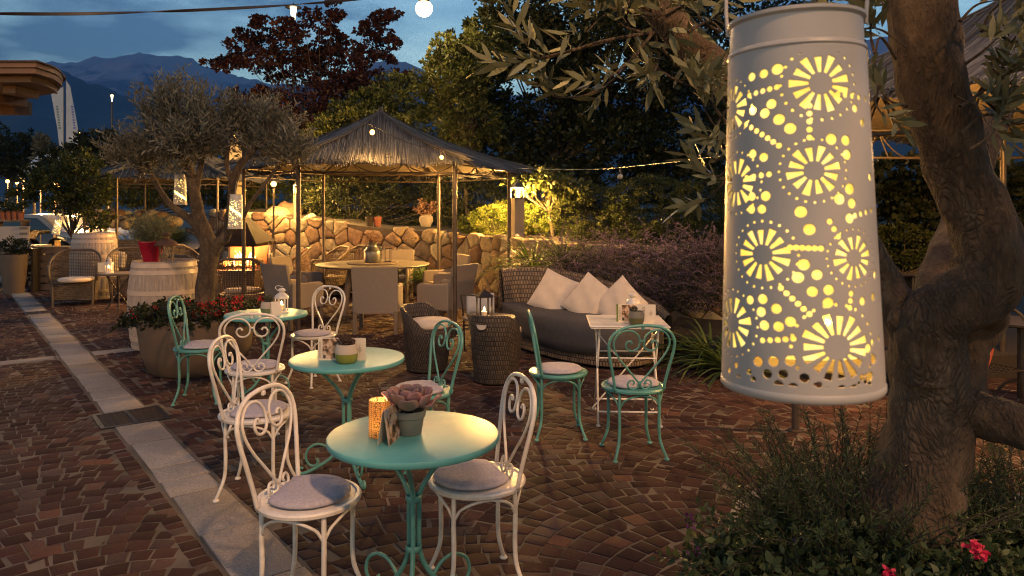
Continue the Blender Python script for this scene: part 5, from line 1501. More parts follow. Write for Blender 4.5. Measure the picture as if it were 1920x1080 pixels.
round_pad('pale seat cushion on the lone grey wicker armchair at far left', ((143-960)/F*12.55, 12.55, .405), 0, .27, .07)
put_w('c', 'honey wicker armchair seen from behind in front of the fire', 456, 0, 10.9, 100)
round_pad('striped pale cushion on the wicker armchair in front of the fire', ((456-960)/F*10.95, 10.95, .405), 0, .26, .06)
put_w('g', 'grey wicker armchair behind the red lavender pot', 246, 0, 13.2, -65)
put_w('g', 'dark wicker armchair just left of the fire-facing armchair, behind the olive trunk', 372, 0, 11.6, 60)
put_w('c', 'open-weave wicker armchair left of the stone wall, nearest the fireplace', 540, 0, 13.2, 200)
put_w('c', 'low wicker armchair behind the taupe chairs, second from the fireplace', 612, 0, 13.7, 215)
put_w('c', 'low wicker armchair against the stone wall behind the round table', 655, 0, 14.0, 225)
put_w('g', 'grey wicker armchair facing the fire from the left, beyond the barrel', 352, 0, 14.4, -20)
# wicker sofa far left under far gazebo
t = thing('woven_bench', 'brown woven high-backed bench under the far left gazebo', 'bench', ((250-960)/F*15.6, 15.6, 0), R(-8))
b = MB(); b.grid([[(-.75, 0, z), (.75, 0, z)] for z in (0, .4, .98)]); b.grid([[(-.75, 0, .98), (.75, 0, .98)], [(-.75, .12, .98), (.75, .12, .98)]]); b.grid([[(-.75, -.65, z), (-.75, 0, z)] for z in (0, .7)]); b.obj('backrest', wicker_grey, t)
b = MB(); b.box((0, -.33, .22), (1.5, .66, .40)); b.obj('seat', wicker_grey, t)
o = MB(); o.box((0, 0, 0), (.36, .12, .36), bev=.05); o = o.obj('throw_pillow', linen); tag(o, 'single pale pillow on the far woven bench', 'pillow'); o.location = ((225-960)/F*15.3, 15.2, .6); o.rotation_euler = (R(15), R(12), 0)
# side tables far left
side_table('small round side table beside the lone grey wicker armchair', ((222-960)/F*12.0, 12.0, 0), .30, .60)
white_lantern('little lit lantern on the side table at far left', ((205-960)/F*11.95, 11.95, .601), s=1.3)
t = thing('menu_card', 'small pale card beside the little lantern on the far side table', 'menu', ((196-960)/F*12.1, 12.1, .601), .2); b = MB(); b.box((0, 0, .08), (.2, .004, .16), M=Matrix.Rotation(R(10), 4, 'X')); b.obj('text_panel', card_m, t)
side_table('small iron table right of the fireplace holding the fire irons', ((522-960)/F*11.9, 11.9, 0), .27, .55)
t = thing('fire_irons', 'black iron fire tools on a stand beside the fireplace', 'fire tools', ((507-960)/F*12, 12.0, .551))
b = MB(); b.lathe([(0, 0), (.07, 0), (.07, .012), (0, .015)], 16); b.tube([(0, 0, 0), (0, 0, .5)], .008, 6); b.tube([(.03*math.cos(a), 0, .53+.03*math.sin(a)) for a in np.linspace(0, 2*PI, 13)[:-1]], .006, 5, closed=True); b.obj('stand', black_metal, t)
for sx in (-1, 1):
    b = MB(); b.tube([(sx*.03, 0, .46), (sx*.05, 0, .3), (sx*.045, 0, .05)], .006, 5); b.box((sx*.045, 0, .05), (.04, .015, .08)); b.obj('tool', black_metal, t)

# ================================================================ fireplace
FX, FY = (452-960)/F*13.0, 13.0
t = thing('fireplace', 'open outdoor fireplace with a pyramid steel hood and burning logs', 'fireplace', (FX, FY, 0))
b = MB(); b.box((0, 0, .28), (1.05, .9, .56)); b.obj('base', rust_metal, t)
clayf = pm('fire_clay', (.30, .13, .06), (.2, .08, .04), 8, .9, bs=.3)
b = MB(); b.box((0, .43, .76), (1.0, .05, .40)); b.obj('back_wall', clayf, t)
for sx in (-1, 1):
    for sy in (-1, 1): b = MB(); b.box((sx*.49, sy*.42, .76), (.045, .045, .40)); b.obj('post', black_metal, t)
b = MB(); v_ = [(-.6, -.52, .95), (.6, -.52, .95), (.6, .52, .95), (-.6, .52, .95), (-.6, -.52, 1.0), (.6, -.52, 1.0), (.6, .52, 1.0), (-.6, .52, 1.0), (-.13, -.12, 1.42), (.13, -.12, 1.42), (.13, .12, 1.42), (-.13, .12, 1.42)]
b.add(v_, [(3, 2, 1, 0), (0, 1, 5, 4), (1, 2, 6, 5), (2, 3, 7, 6), (3, 0, 4, 7), (4, 5, 9, 8), (5, 6, 10, 9), (6, 7, 11, 10), (7, 4, 8, 11), (8, 9, 10, 11)]); b.obj('hood', pm('hood_steel', (.045, .024, .015), (.025, .016, .012), 9, .85, bs=.3, spec=.08), t)
for k in range(5):
    b = MB(); x = -.3+.15*k; b.tube([(x-.18, U(-.15, .15), .60+.02*k), (x+.2, U(-.15, .15), .66)], .05, 8); b.obj('log', bark_dark, t)
mf, nt, bb = newmat('fire'); bb.inputs['Base Color'].default_value = (0, 0, 0, 1)
geo = nt.nodes.new('ShaderNodeTexCoord'); n_ = noise(nt, geo.outputs['Object'], 9, 3)
lk(nt, ramp(nt, n_, [(.35, (.7, .10, .01)), (.5, (1, .30, .04)), (.65, (1.6, .9, .35))]), bb.inputs['Emission Color']); bb.inputs['Emission Strength'].default_value = 2.4
fm = MB()
for k in range(26):
    x = U(-.36, .36); y = U(-.2, .2); h_ = U(.08, .26)*(1.2-abs(x)*1.8); w_ = U(.03, .055)
    fm.tube([(x, y, .62), (x+U(-.02, .02), y, .62+h_*.35), (x+U(-.05, .07), y+U(-.02, .02), .62+h_*.7), (x+U(-.04, .1), y, .62+h_)], [w_*.7, w_, w_*.5, .003], 7, smooth=3)
fm.obj('flames', mf, t, smooth=True)
light('fire_light', (0, -.1, .78), FIRE_P, (1, .42, .12), .12, t); t.scale = (.74, 1, 1.05)

# ================================================================ stairs, palm, rockery
t = thing('garden_steps', 'flight of pale concrete steps climbing behind the olive tree', 'steps', ((402-960)/F*17.5, 17.5, 0))
step_m = pm('concrete_step', (.38, .32, .26), (.28, .24, .19), 9, .85, bs=.3)
for k in range(9):
    b = MB(); b.box((.3, .32*k, .36+.155*k), (1.55, .40, .10), bev=.01); b.box((.3, .32*k+.06, .30+.155*k-.05), (1.5, .3, .06)); b.obj('step', step_m, t)
b = MB(); b.poly([(-.43, 0), (1.03, 0), (1.03, 3), (-.43, 3)], 0, .28); 
b.add([(x, y, z) for x in (-.42, 1.02) for y, z in ((.06, .2), (.06, .27), (2.9, 1.55), (2.9, .2))], [(0, 1, 2, 3), (7, 6, 5, 4), (0, 4, 5, 1), (1, 5, 6, 2)]); b.obj('carriage', soil, t)
def rock(label, p, r, m, grp):
    b = MB(); n, mm = 10, 7; vs = []; fs = []
    s1, s2 = U(0, 9), U(0, 9)
    for i in range(mm+1):
        for k in range(n):
            th = PI*i/mm; ph = 2*PI*k/n; q = r*(1+.16*math.sin(3*ph+s1)*math.sin(th)+.14*math.sin(2.3*th+s2+ph))
            vs.append((q*math.sin(th)*math.cos(ph)*1.2, q*math.sin(th)*math.sin(ph), q*math.cos(th)*.75))
    for i in range(mm):
        for k in range(n): fs.append((i*n+k, (i+1)*n+k, (i+1)*n+(k+1) % n, i*n+(k+1) % n))
    b.add(vs, fs, rnd=random.random()); o = b.obj('rock', m, smooth=True, attr=True); tag(o, label, 'rock', grp); o.location = p; o.rotation_euler = (0, 0, U(0, 6)); return o
for k in range(34):
    px = 168+k*4.6+U(-4, 4); py = U(398, 424); Y = 18.6-(py-398)*.06
    rock('lit ochre rock in the low rockery heap left of the palm', W(px, py, Y), U(.10, .21), wall_m, 'lit rocks left of the palm')
rock('large rounded boulder on the wall left of the lamp bollard, left one', W(515, 405, 16.3), .28, wall_m, 'boulders')
rock('large rounded boulder on top of the wall beside the lamp bollard', W(537, 398, 16.6), .30, wall_m, 'boulders')
rock('pale stone on the wall right of the lamp bollard', W(582, 410, 15.8), .14, wall_m, 'boulders')
t = thing('fan_palm', 'small fan palm with lit yellow-green fronds behind the potted lavender', 'palm', ((300-960)/F*17.6, 17.6, .3))
for k in range(15):
    a = U(0, 6.28); el = U(.2, 1.1); L_ = U(.6, .95)
    b = MB(); e0 = Vector((math.cos(a)*math.cos(el), math.sin(a)*math.cos(el), math.sin(el))); c0 = Vector((0, 0, .35)); c1 = c0+e0*L_*.6
    b.tube([c0, c1], .008, 4); sd = e0.cross(Vector((0, 0, 1))).normalized(); un = sd.cross(e0)
    for q in range(22):
        an = R(-105+10*q); d = (e0*math.cos(an)+sd*math.sin(an)).normalized(); l = L_*.62
        p0 = c1; p1 = c1+d*l*.55+un*.03; p2 = c1+d*l-Vector((0, 0, .06))
        pw = d.cross(un).normalized()*.016
        b.add([p0, p1+pw, p2, p1-pw], [(0, 1, 2, 3)], rnd=random.random())
    b.obj('frond', blade_leaf, t, attr=True)
b = MB(); b.tube([(0, 0, -.3), (0, 0, .4)], [.09, .07], 8); b.obj('trunk', bark_dark, t)

# ================================================================ lamps
bulb_m = emat('lit_bulb', (1, .44, .09), 4)
globe_m = emat('lit_globe', (1, .46, .10), 4)
tin = pm('lamp_tin', (.10, .09, .08), (.07, .06, .05), 8, .5, metal=.6)
def bollard(label, px, ytop, ybot, Y, power, wpx):
    zt = W(px, ytop, Y).z; zb = W(px, ybot, Y).z-.3; wd = wpx/F*Y
    t = thing('bollard_lamp', label, 'lamp', (W(px, 0, Y).x, Y, zb), R(25), 'pale wooden garden lamp posts'); H = zt-zb
    b = MB(); b.box((0, 0, (H-.30)/2), (wd, wd, H-.30), bev=.006); b.obj('post', pm('lamp_wood', (.33, .27, .19), (.26, .21, .15), 5, .7, bs=.2, stretch=(3, 3, .6)) if 'lamp_wood' not in MATS else MATS['lamp_wood'], t)
    b = MB(); b.box((0, 0, H-.29), (wd*1.1, wd*1.1, .02))
    for sx in (-1, 1):
        for sy in (-1, 1): b.box((sx*wd*.46, sy*wd*.46, H-.20), (.014, .014, .17))
    b.obj('cage', tin, t)
    b = MB(); w2 = wd*.62; b.add([(-w2, -w2, H-.11), (w2, -w2, H-.11), (w2, w2, H-.11), (-w2, w2, H-.11), (0, 0, H)], [(3, 2, 1, 0), (0, 1, 4), (1, 2, 4), (2, 3, 4), (3, 0, 4)]); b.obj('cap', tin, t)
    b = MB(); b.lathe([(0, H-.275), (.045, H-.275), (.055, H-.22), (.03, H-.16), (0, H-.15)], 14); b.obj('bulb', bulb_m, t, smooth=True)
    light('bollard_light', (0, 0, H-.21), power, (1, .52, .12), .075, t)
    return t
bollard('pale wooden lamp post beside the right gazebo post, lighting the boxwood', 970, 340, 442, 12.45, BOL_P, 20)
bollard('pale wooden lamp post on the wall behind the left gazebo post', 557, 338, 408, 15.45, BOL_P*.5, 12)
bollard('tall wooden lamp post behind the middle olive tree', 441, 238, 430, 17.6, 15, 22)
def post_lamp(label, px, py, Y, zb, power, r=.05, name='lamp_post', grp='slim lit lamp posts'):
    c = W(px, py, Y); t = thing(name, label, 'lamp', (c.x, c.y, zb), 0, grp); H = c.z-zb
    b = MB(); b.tube([(0, .0, 0), (0, 0, H-r*.8)], .02, 8); b.obj('post', leg_metal, t)
    b = MB(); b.sphere((0, 0, H), r, 16, 10); b.obj('globe', globe_m, t, smooth=True)
    if power: light('lamp_light', (0, 0, H), power, (1, .54, .14), r*1.25, t)
    return t
# the light must leave the globe: keep the lamp just outside the mesh by making the globe cast no shadow is not used; globes are small
post_lamp('starry bright globe lamp on a slim post left of the large gazebo', 513, 345, 14.7, 0, POST_P, .055)
for lab, px, py, Y, r in (('small garden lamp glowing at the far left edge', 14, 340, 26, .06), ('bright far garden lamp under the pavilion roof', 76, 343, 27, .10), ('white far garden lamp right of the pavilion lamp', 110, 346, 28, .09), ('far garden lamp glowing through the potted tree', 180, 351, 24, .09), ('far small garden lamp between two others', 135, 345, 29, .06), ('far garden lamp second from the left edge', 32, 343, 27, .055), ('tiny lamp above the potted tree near the flags', 151, 251, 40, .09)):
    post_lamp(lab, px, py, Y, 0, {.10: 1000, .09: 450}.get(r, 0) if Y < 30 else 0, r)
# street lamps far away
def street_lamp(label, px, py, Y, s=1.0):
    c = W(px, py, Y); t = thing('street_lamp', label, 'street lamp', (c.x, c.y, 0), 0, 'tall street lamps with flat hats'); H = c.z
    b = MB(); b.tube([(0, 0, 0), (0, 0, H-.9*s)], [.09, .06], 10); b.obj('pole', tin, t)
    b = MB(); b.lathe([(.05*s, H-.9*s), (.16*s, H-.05*s), (.16*s, H)], 20, caps=False); b.obj('glass', emat('lamp_glass%d' % len(MATS), (1, .72, .40), 2.2), t, smooth=True)
    b = MB(); b.lathe([(.01, H+.25*s), (.06*s, H+.12*s), (.40*s, H+.03*s), (.42*s, H-.01*s), (.1*s, H+.01*s)], 24, caps=False); b.obj('hat', tin, t, smooth='auto')
    b = MB(); b.sphere((0, 0, H-.06*s), .11*s, 12, 8); b.obj('bulb', globe_m, t, smooth=True)
    return t
street_lamp('tall street lamp with a flat hat above the red maple', 550, 14, 30, .80)
street_lamp('distant tall street lamp standing before the mountain', 210, 178, 52, .52)
# the strong lamp hanging at the top of the picture
c = W(795, 16, 15)
t = thing('hanging_lamp', 'dazzling globe lamp hanging at the top centre of the picture', 'lamp', c)
b = MB(); b.lathe([(.0, .26), (.065, .26), (.1, .25), (.115, .13), (.12, .11), (0, .11)], 20); b.obj('socket', tin, t, smooth='auto')
b = MB(); b.sphere((0, 0, 0), .17, 24, 16); b.obj('globe', emat('dazzling_globe', (1, .62, .24), 12), t, smooth=True)
light('hanging_light', (0, 0, 0), HANG_P, (1, .62, .26), .22, t)
b = MB(); b.tube([(0, 0, .26), (0, 0, 1.9)], .006, 5); b.obj('cord', black_metal, t)
# festoon bulbs
def fbulb(label, px, py, Y, power, r=.03, s=1):
    c = W(px, py, Y); t = thing('festoon_bulb', label, 'light bulb', c, 0, 'bulbs of the light string on the large gazebo')
    b = MB(); b.lathe([(0, .085), (.013, .085), (.016, .03), (0, .03)], 12); b.obj('socket', black_metal, t)
    b = MB(); b.sphere((0, 0, 0), r, 16, 10, (1, 1, 1.1)); b.obj('bulb', bulb_m, t, smooth=True)
    if power: light('bulb_light', (0, 0, 0), power, (1, .50, .13), r*1.35, t)
    return c
b1 = fbulb('festoon bulb glowing against the front slope of the large thatched roof', 698, 248, 9.0, FEST_P)
b2 = fbulb('festoon bulb at the right front corner of the large gazebo eave', 828, 295, 8.95, FEST_P*.8, .024)
p_ = Vector((-1.15, 12.0, 2.47)); fbulb('added bulb hidden under the thatch of the large gazebo to light the dining set', 960+p_.x/p_.y*F, HY-(p_.z-CH)/p_.y*F, p_.y, UNDER_P, .03)  # added lamp hidden by the thatch, warms table, chairs and wall
p_ = Vector((4.0, 5.3, 2.45)); fbulb('added bulb out of view under the right gazebo to light its thatch and rails', 960+p_.x/p_.y*F, HY-(p_.z-CH)/p_.y*F, p_.y, UNDER_P*.8, .03)  # added lamp outside the frame, warms the underside of this roof
p_ = Vector((-.2, 1.6, 2.9)); fbulb('added bulb out of view above the viewer to light the olive twigs', 960+p_.x/p_.y*F, HY-(p_.z-CH)/p_.y*F, p_.y, TWIG_P, .035)  # added lamp above the frame, gilds the twigs and close lantern
b = MB()
def cable(b, p, q, sag, r, n=24, flat=1):
    P = []
    for i in range(n+1):
        u = i/n; v = Vector(p).lerp(Vector(q), u); v.z -= sag*4*u*(1-u); P.append(v)
    b.tube(P, r, 5, flat=flat)
cable(b, W(610, 200, 9.1), b1+Vector((0, 0, .09)), .03, .004); cable(b, b1+Vector((0, 0, .09)), b2+Vector((0, 0, .09)), .06, .004); cable(b, b2+Vector((0, 0, .09)), Vector((-.70, 9.42, 2.2)), .02, .004)
o = b.obj('light_string', black_metal); tag(o, 'thin cable carrying the festoon bulbs across the large gazebo roof', 'cable')
# black ribbon cable across the top left
cm = pm('ribbon_cable', (.018, .015, .016), (.028, .022, .022), 10, .6)
b = MB(); P = []; q0, q1, q2 = W(-60, 24, 3.6), W(400, 18, 4.3), W(690, -4, 5.2)
pts, _ = spline([W(-200, 22, 3.4), W(-40, 25, 3.6), W(130, 26, 3.8), W(290, 22, 4.0), W(430, 16, 4.3), W(560, 8, 4.7), W(690, -4, 5.1), W(820, -26, 5.6)], [1]*8, 14)
vs, fs = [], []
for i, p in enumerate(pts):
    a = i*.11; up_ = Vector((0, math.sin(a)*.6, math.cos(a)*.9)).normalized()
    h_ = .0085
    for sx, ss in ((-1, -1), (1, -1), (1, 1), (-1, 1)): vs.append(p+up_*h_*ss+up_.cross(Vector((1, 0, 0)))*.002*sx)
for i in range(len(pts)-1):
    for k in range(4): fs.append((i*4+k, i*4+(k+1) % 4, (i+1)*4+(k+1) % 4, (i+1)*4+k))
b.add(vs, fs); tag(b.obj('ribbon_cable', cm), 'flat black twisted cable stretched across the sky at top left', 'cable')
# green cord with an unlit bulb
b = MB(); P = [W(958, 316, 11.3), W(1100, 318, 9), W(1240, 306, 6.5), W(1372, 290, 4.2), W(1480, 285, 3.2)]
b.tube(P, [.006, .0055, .0045, .003, .0025], 5, smooth=8); tag(b.obj('green_cord', pm('green_cord', (.012, .055, .042), (.01, .045, .035), 5, .5)), 'thin green cord running from the right gazebo post towards the lantern', 'cord')
c = W(1163, 331, 7.9); t = thing('unlit_bulb', 'small unlit bulb dangling from the green cord', 'light bulb', c)
b = MB(); b.sphere((0, 0, 0), .03, 12, 8); b.obj('bulb', pm('clear_bulb', (.3, .3, .28), (.25, .25, .22), 5, .15), t, smooth=True)
b = MB(); b.lathe([(0, .09), (.012, .09), (.015, .028), (0, .028)], 10); b.obj('socket', black_metal, t)

# assumed lamp, unseen behind the camera, placed from shadow directions, that lights the terrace
c = Vector(KEY)
t = thing('assumed_terrace_lamp', 'tall assumed floodlight post, unseen behind the viewer, that lights the terrace', 'lamp', (c.x, c.y, 0))
b = MB(); b.tube([(0, 0, 0), (0, 0, c.z)], [.08, .05], 10); b.obj('pole', tin, t)
b = MB(); b.lathe([(.05, c.z+.22), (.3, c.z+.10), (.32, c.z+.06)], 20, caps=False); b.obj('hat', tin, t)
kl = light('assumed_terrace_light', (0, 0, c.z-.05), KEY_P, (1, .55, .27), .22, t, 'SPOT')
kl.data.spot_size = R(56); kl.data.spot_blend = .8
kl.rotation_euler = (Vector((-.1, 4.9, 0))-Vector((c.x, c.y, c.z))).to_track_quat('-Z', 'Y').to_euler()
# ================================================================ shrubs and trees
def shrub(name, label, cat, ells, nclump, per, leaf, m, group=None, up=.3, wratio=.5, clump_r=.22, trunk=None, inner=.35, bark=bark_dark, ntw=26):
    lo = min(e[0][2]-e[1][2] for e in ells); cx = ells[0][0]
    base = Vector((cx[0], cx[1], lo if trunk is None else trunk[2]))
    if trunk is not None: base = Vector(trunk)
    t = thing(name, label, cat, base, 0, group)
    E = [(e[0]-np.array(base), e[1]) for e in ells]
    o, cc = crown('crown', E, nclump, per, leaf, m, t, clump_r=clump_r, up=up, wratio=wratio, inner=inner)
    b = MB(); top = Vector(np.mean([e[0] for e in E], 0)); r0 = .02+.03*float(np.mean(E[0][1]))
    if trunk is not None:
        b.tube([(0, 0, -.3), tuple(top*.45+Vector((U(-.1, .1), 0, 0))), tuple(top*.8)], [r0*1.6, r0*1.1, r0*.6], 8, smooth=4, wob=.08)
    for i in rng.choice(len(cc), min(ntw, len(cc)), replace=False):
        c = Vector(cc[i]); s = top*(.45 if trunk is not None else .1); md_ = (c+s)/2+Vector((0, 0, -.08*c.length*.3))
        b.tube([tuple(s), tuple(md_), tuple(c)], [r0*.45, r0*.28, r0*.1], 5, smooth=3)
    b.obj('trunk' if trunk is not None else 'branches', bark, t, smooth=True)
    return t
# big dark tree in the middle
E = [ell_px(1000, 190, 17.5, 150, 150, 120), ell_px(1150, 120, 17, 190, 150, 120), ell_px(900, 120, 17, 75, 85, 60), ell_px(1270, 200, 17, 120, 160, 90), ell_px(1080, 20, 17.5, 200, 95, 110), ell_px(930, 250, 16.5, 90, 70, 70), ell_px(1130, 270, 16.5, 150, 70, 80), ell_px(905, 55, 17, 40, 50, 40)]
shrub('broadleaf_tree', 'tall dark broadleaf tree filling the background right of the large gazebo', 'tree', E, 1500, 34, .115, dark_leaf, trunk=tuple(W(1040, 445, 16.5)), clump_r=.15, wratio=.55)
E = [ell_px(1330, 60, 21, 150, 120, 80), ell_px(1440, 180, 21, 150, 130, 80), ell_px(1250, 10, 22, 120, 90, 70), ell_px(1500, 80, 22, 120, 90, 60)]
shrub('broadleaf_tree', 'second dark broadleaf tree behind the close pierced lantern', 'tree', E, 800, 30, .14, dark_leaf, trunk=tuple(W(1400, 445, 21)), clump_r=.16)
E = [ell_px(840, 95, 15.5, 40, 30, 30), ell_px(860, 150, 15.5, 55, 55, 45), ell_px(800, 120, 15.5, 18, 12, 15), ell_px(905, 95, 15.8, 50, 60, 40), ell_px(880, 220, 15.5, 70, 70, 50)]
shrub('broadleaf_tree', 'slim glossy-leaved tree below the dazzling hanging lamp', 'tree', E, 330, 26, .095, mid_leaf, trunk=tuple(W(880, 440, 15.5)), clump_r=.2, wratio=.5)
# red maple in layered sprays
E = []
for px, py, rx, ry in ((560, 200, 120, 50), (480, 190, 70, 30), (470, 100, 60, 26), (430, 118, 45, 14), (520, 90, 60, 40), (560, 130, 80, 45), (500, 45, 34, 20), (470, 70, 40, 18), (545, 60, 40, 25), (600, 40, 38, 26), (630, 20, 26, 18), (625, 70, 40, 26), (600, 105, 45, 25), (655, 100, 45, 20), (640, 150, 60, 35), (690, 55, 28, 18), (715, 45, 28, 22), (735, 30, 22, 12), (700, 85, 30, 22), (735, 75, 22, 16), (680, 110, 30, 16), (725, 110, 28, 14), (700, 150, 60, 28), (660, 190, 90, 45), (600, 240, 110, 40), (500, 230, 80, 35), (405, 118, 18, 8), (760, 160, 40, 25)):
    E.append(ell_px(px, py, 19.5+U(-.8, .8), rx, ry, 40))
shrub('maple_tree', 'dark red maple tree standing behind the middle olive', 'tree', E, 900, 30, .085, maple_leaf, trunk=tuple(W(610, 420, 19.5)), clump_r=.22, wratio=.75, up=.1, inner=.1, ntw=60)
# green mass behind the gazebo roof
E = [ell_px(680, 235, 17, 95, 40, 60), ell_px(760, 185, 17.5, 75, 50, 60), ell_px(700, 200, 17.5, 80, 30, 60), ell_px(800, 245, 16.5, 60, 50, 50), ell_px(620, 260, 17, 60, 30, 50), ell_px(830, 160, 17.5, 40, 60, 50)]
shrub('hydrangea_shrub', 'lighter green bushy shrub rising behind the large thatched roof', 'shrub', E, 760, 26, .075, mid_leaf, clump_r=.17, wratio=.6)
E = [ell_px(650, 370, 16.6, 90, 55, 50), ell_px(760, 390, 16, 110, 50, 40), ell_px(700, 320, 17, 130, 40, 60), ell_px(870, 360, 15.4, 80, 70, 40), ell_px(590, 370, 17.5, 50, 45, 40)]
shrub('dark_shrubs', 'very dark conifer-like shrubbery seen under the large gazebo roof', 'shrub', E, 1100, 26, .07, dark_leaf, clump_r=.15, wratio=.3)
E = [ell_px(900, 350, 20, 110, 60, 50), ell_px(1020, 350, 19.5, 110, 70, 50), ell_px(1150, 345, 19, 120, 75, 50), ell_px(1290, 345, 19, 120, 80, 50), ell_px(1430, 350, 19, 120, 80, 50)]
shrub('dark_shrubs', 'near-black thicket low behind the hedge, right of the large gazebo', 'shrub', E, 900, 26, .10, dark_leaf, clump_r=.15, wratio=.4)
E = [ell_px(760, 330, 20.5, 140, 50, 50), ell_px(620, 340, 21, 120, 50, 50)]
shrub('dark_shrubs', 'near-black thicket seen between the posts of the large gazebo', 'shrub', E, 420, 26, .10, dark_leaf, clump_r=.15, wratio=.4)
# boxwood lit by the lamp
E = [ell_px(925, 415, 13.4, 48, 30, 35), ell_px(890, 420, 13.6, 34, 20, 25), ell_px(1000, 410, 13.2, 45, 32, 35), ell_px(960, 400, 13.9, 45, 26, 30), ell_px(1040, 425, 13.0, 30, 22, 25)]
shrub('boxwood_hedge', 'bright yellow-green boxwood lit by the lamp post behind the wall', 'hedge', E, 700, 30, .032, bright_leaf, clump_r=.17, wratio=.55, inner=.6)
E = [ell_px(1110, 400, 12.6, 80, 50, 45), ell_px(1220, 390, 12.2, 90, 60, 50), ell_px(1330, 395, 11.8, 80, 65, 50), ell_px(1150, 440, 12, 90, 35, 40), ell_px(1280, 450, 11.6, 110, 40, 40), ell_px(1420, 400, 11.5, 80, 70, 50)]
shrub('boxwood_hedge', 'long shadowy clipped hedge behind the purple sage', 'hedge', E, 1500, 30, .034, mid_leaf, clump_r=.13, wratio=.55, inner=.75)
# slim tree trunk with low leaves right of the right lamp post
t = shrub('young_tree', 'young tree with a dark slim trunk right of the right lamp post', 'tree', [ell_px(1010, 345, 12.8, 60, 22, 40), ell_px(1060, 350, 12.6, 50, 22, 40), ell_px(990, 330, 13.2, 40, 16, 30)], 90, 16, .085, mid_leaf, trunk=tuple(W(1040, 445, 12.8)), clump_r=.3, wratio=.75, up=-.3)
for k in range(5):
    pass
# Russian sage
def stemmed(name, label, cat, n, cfun, dfun, ln, per, lf, m, wr=.3, spread=.8, droop=.3, m2=None, group=None, smat=None):
    t, C, D, L = fol(name, label, cat, n, cfun, dfun, ln, per, lf, m, wr, spread, droop, smat, group)
    return t
def sage_c():
    px = U(1040, 1400); Y = 9.9-(px-1040)/360*1.5+U(-.4, .5); p = W(px, U(475, 590), Y); return (p.x, p.y, min(max(p.z, .15), 1.05))
stemmed('russian_sage', 'wide tangle of purple flowering sage stems behind the wicker sofa', 'shrub', 800, sage_c, lambda c: unit(np.array((-.25+U(-.8, .7), -.15+U(-.5, .5), U(.35, .9)))), .75, 46, .016, sage_leaf, .6, .9, .35, smat=sage_green)
stemmed('sage_greenery', 'grey-green leafy stems low among the purple sage', 'shrub', 480, sage_c, lambda c: unit(np.array((U(-.8, .8), U(-.6, .6), U(.2, .9)))), .45, 20, .03, dark_leaf, .3, .7, .25)
def clump_plants(name, label, cat, px, py, Y, n, ln, wd, m, z=None, group=None, spread=1.0, petals=None):
    p = W(px, py, Y)
    if z is not None: p.z = z
    t = thing(name, label, cat, p, 0, group); b = MB()
    for k in range(n):
        a = U(0, 6.28); r = U(0, .06); l = ln*U(.6, 1.1); e = U(.25, 1.25)
        d = Vector((math.cos(a), math.sin(a), 0)); s = Vector((-d.y, d.x, 0)); P = []
        for q in np.linspace(0, 1, 7):
            hor = l*q*math.cos(e)*spread+l*.25*q*q; z_ = l*q*math.sin(e)-l*.55*q**2.6*(1.25-e*.5)
            P.append(d*(r+hor)+Vector((0, 0, z_)))
        w_ = [wd*x for x in (.5, .8, 1, .95, .75, .45, .05)]
        b.grid([[p_-s*ww/2, p_-Vector((0, 0, ww*.25)), p_+s*ww/2] for p_, ww in zip(P, w_)], rnd=random.random())
    b.obj('blades', m, t, smooth=True, attr=True); return t
clump_plants('daylily', 'strappy green daylily leaves left of the close lantern', 'plant', 1335, 640, 7.6, 90, .75, .028, blade_leaf, z=.05)
clump_plants('daylily', 'second strappy daylily clump half hidden by the close lantern', 'plant', 1375, 640, 7.2, 70, .7, .028, blade_leaf, z=.05)
for i, (px, Y) in enumerate(((735, 13.4), (765, 13.3), (795, 13.1), (710, 13.6))):
    clump_plants('strappy_plant', ('left', 'second', 'right', 'leftmost')[i]+' green strappy clump at the wall foot behind the dining table', 'plant', px, 0, Y, 60, .55, .022, blade_leaf, z=.35, group='strappy plants at the foot of the wall')
clump_plants('daylily', 'wispy green plant growing over the wall at the sofa left end', 'plant', 1000, 0, 10.7, 170, .95, .018, blade_leaf, z=.7)
clump_plants('daylily', 'wispy yellow-green plant on the wall above the sofa', 'plant', 1055, 0, 10.3, 170, .9, .018, blade_leaf, z=.75)
# tall pot with orange flowers & stumps on the wall
p = W(799, 425, 14.6)
t = thing('flower_vase', 'terracotta vase with dry brown hydrangea heads on the wall', 'potted plant', p)
b = MB(); b.lathe([(0, 0), (.09, 0), (.14, .12), (.13, .2), (.10, .22), (.11, .24), (0, .24)], 20); b.obj('pot', pot_stone, t, smooth='auto')
C = rng.normal(size=(40, 3))*.03+np.array((0, 0, .24)); Dd = unit(rng.normal(size=(40, 3))*np.array((.8, .8, .2))+np.array((0, 0, .9))); sprays('flowers', C, Dd, .3*rng.uniform(.6, 1, 40), 16, .045, dry_petal, t, wr=.8, spread=.9)
for i, px in enumerate((693, 708)):
    t = thing('wall_pot', ('dark', 'ochre')[i]+' clay pot standing on the wall behind the milk churn', 'pot', W(px, 425, 14.8)); b = MB(); b.lathe([(0, 0), (.06, 0), (.085, .16), (.09, .2), (.08, .2), (.07, .1), (0, .1)], 16); b.obj('pot', (soil, terracotta)[i], t, smooth='auto')

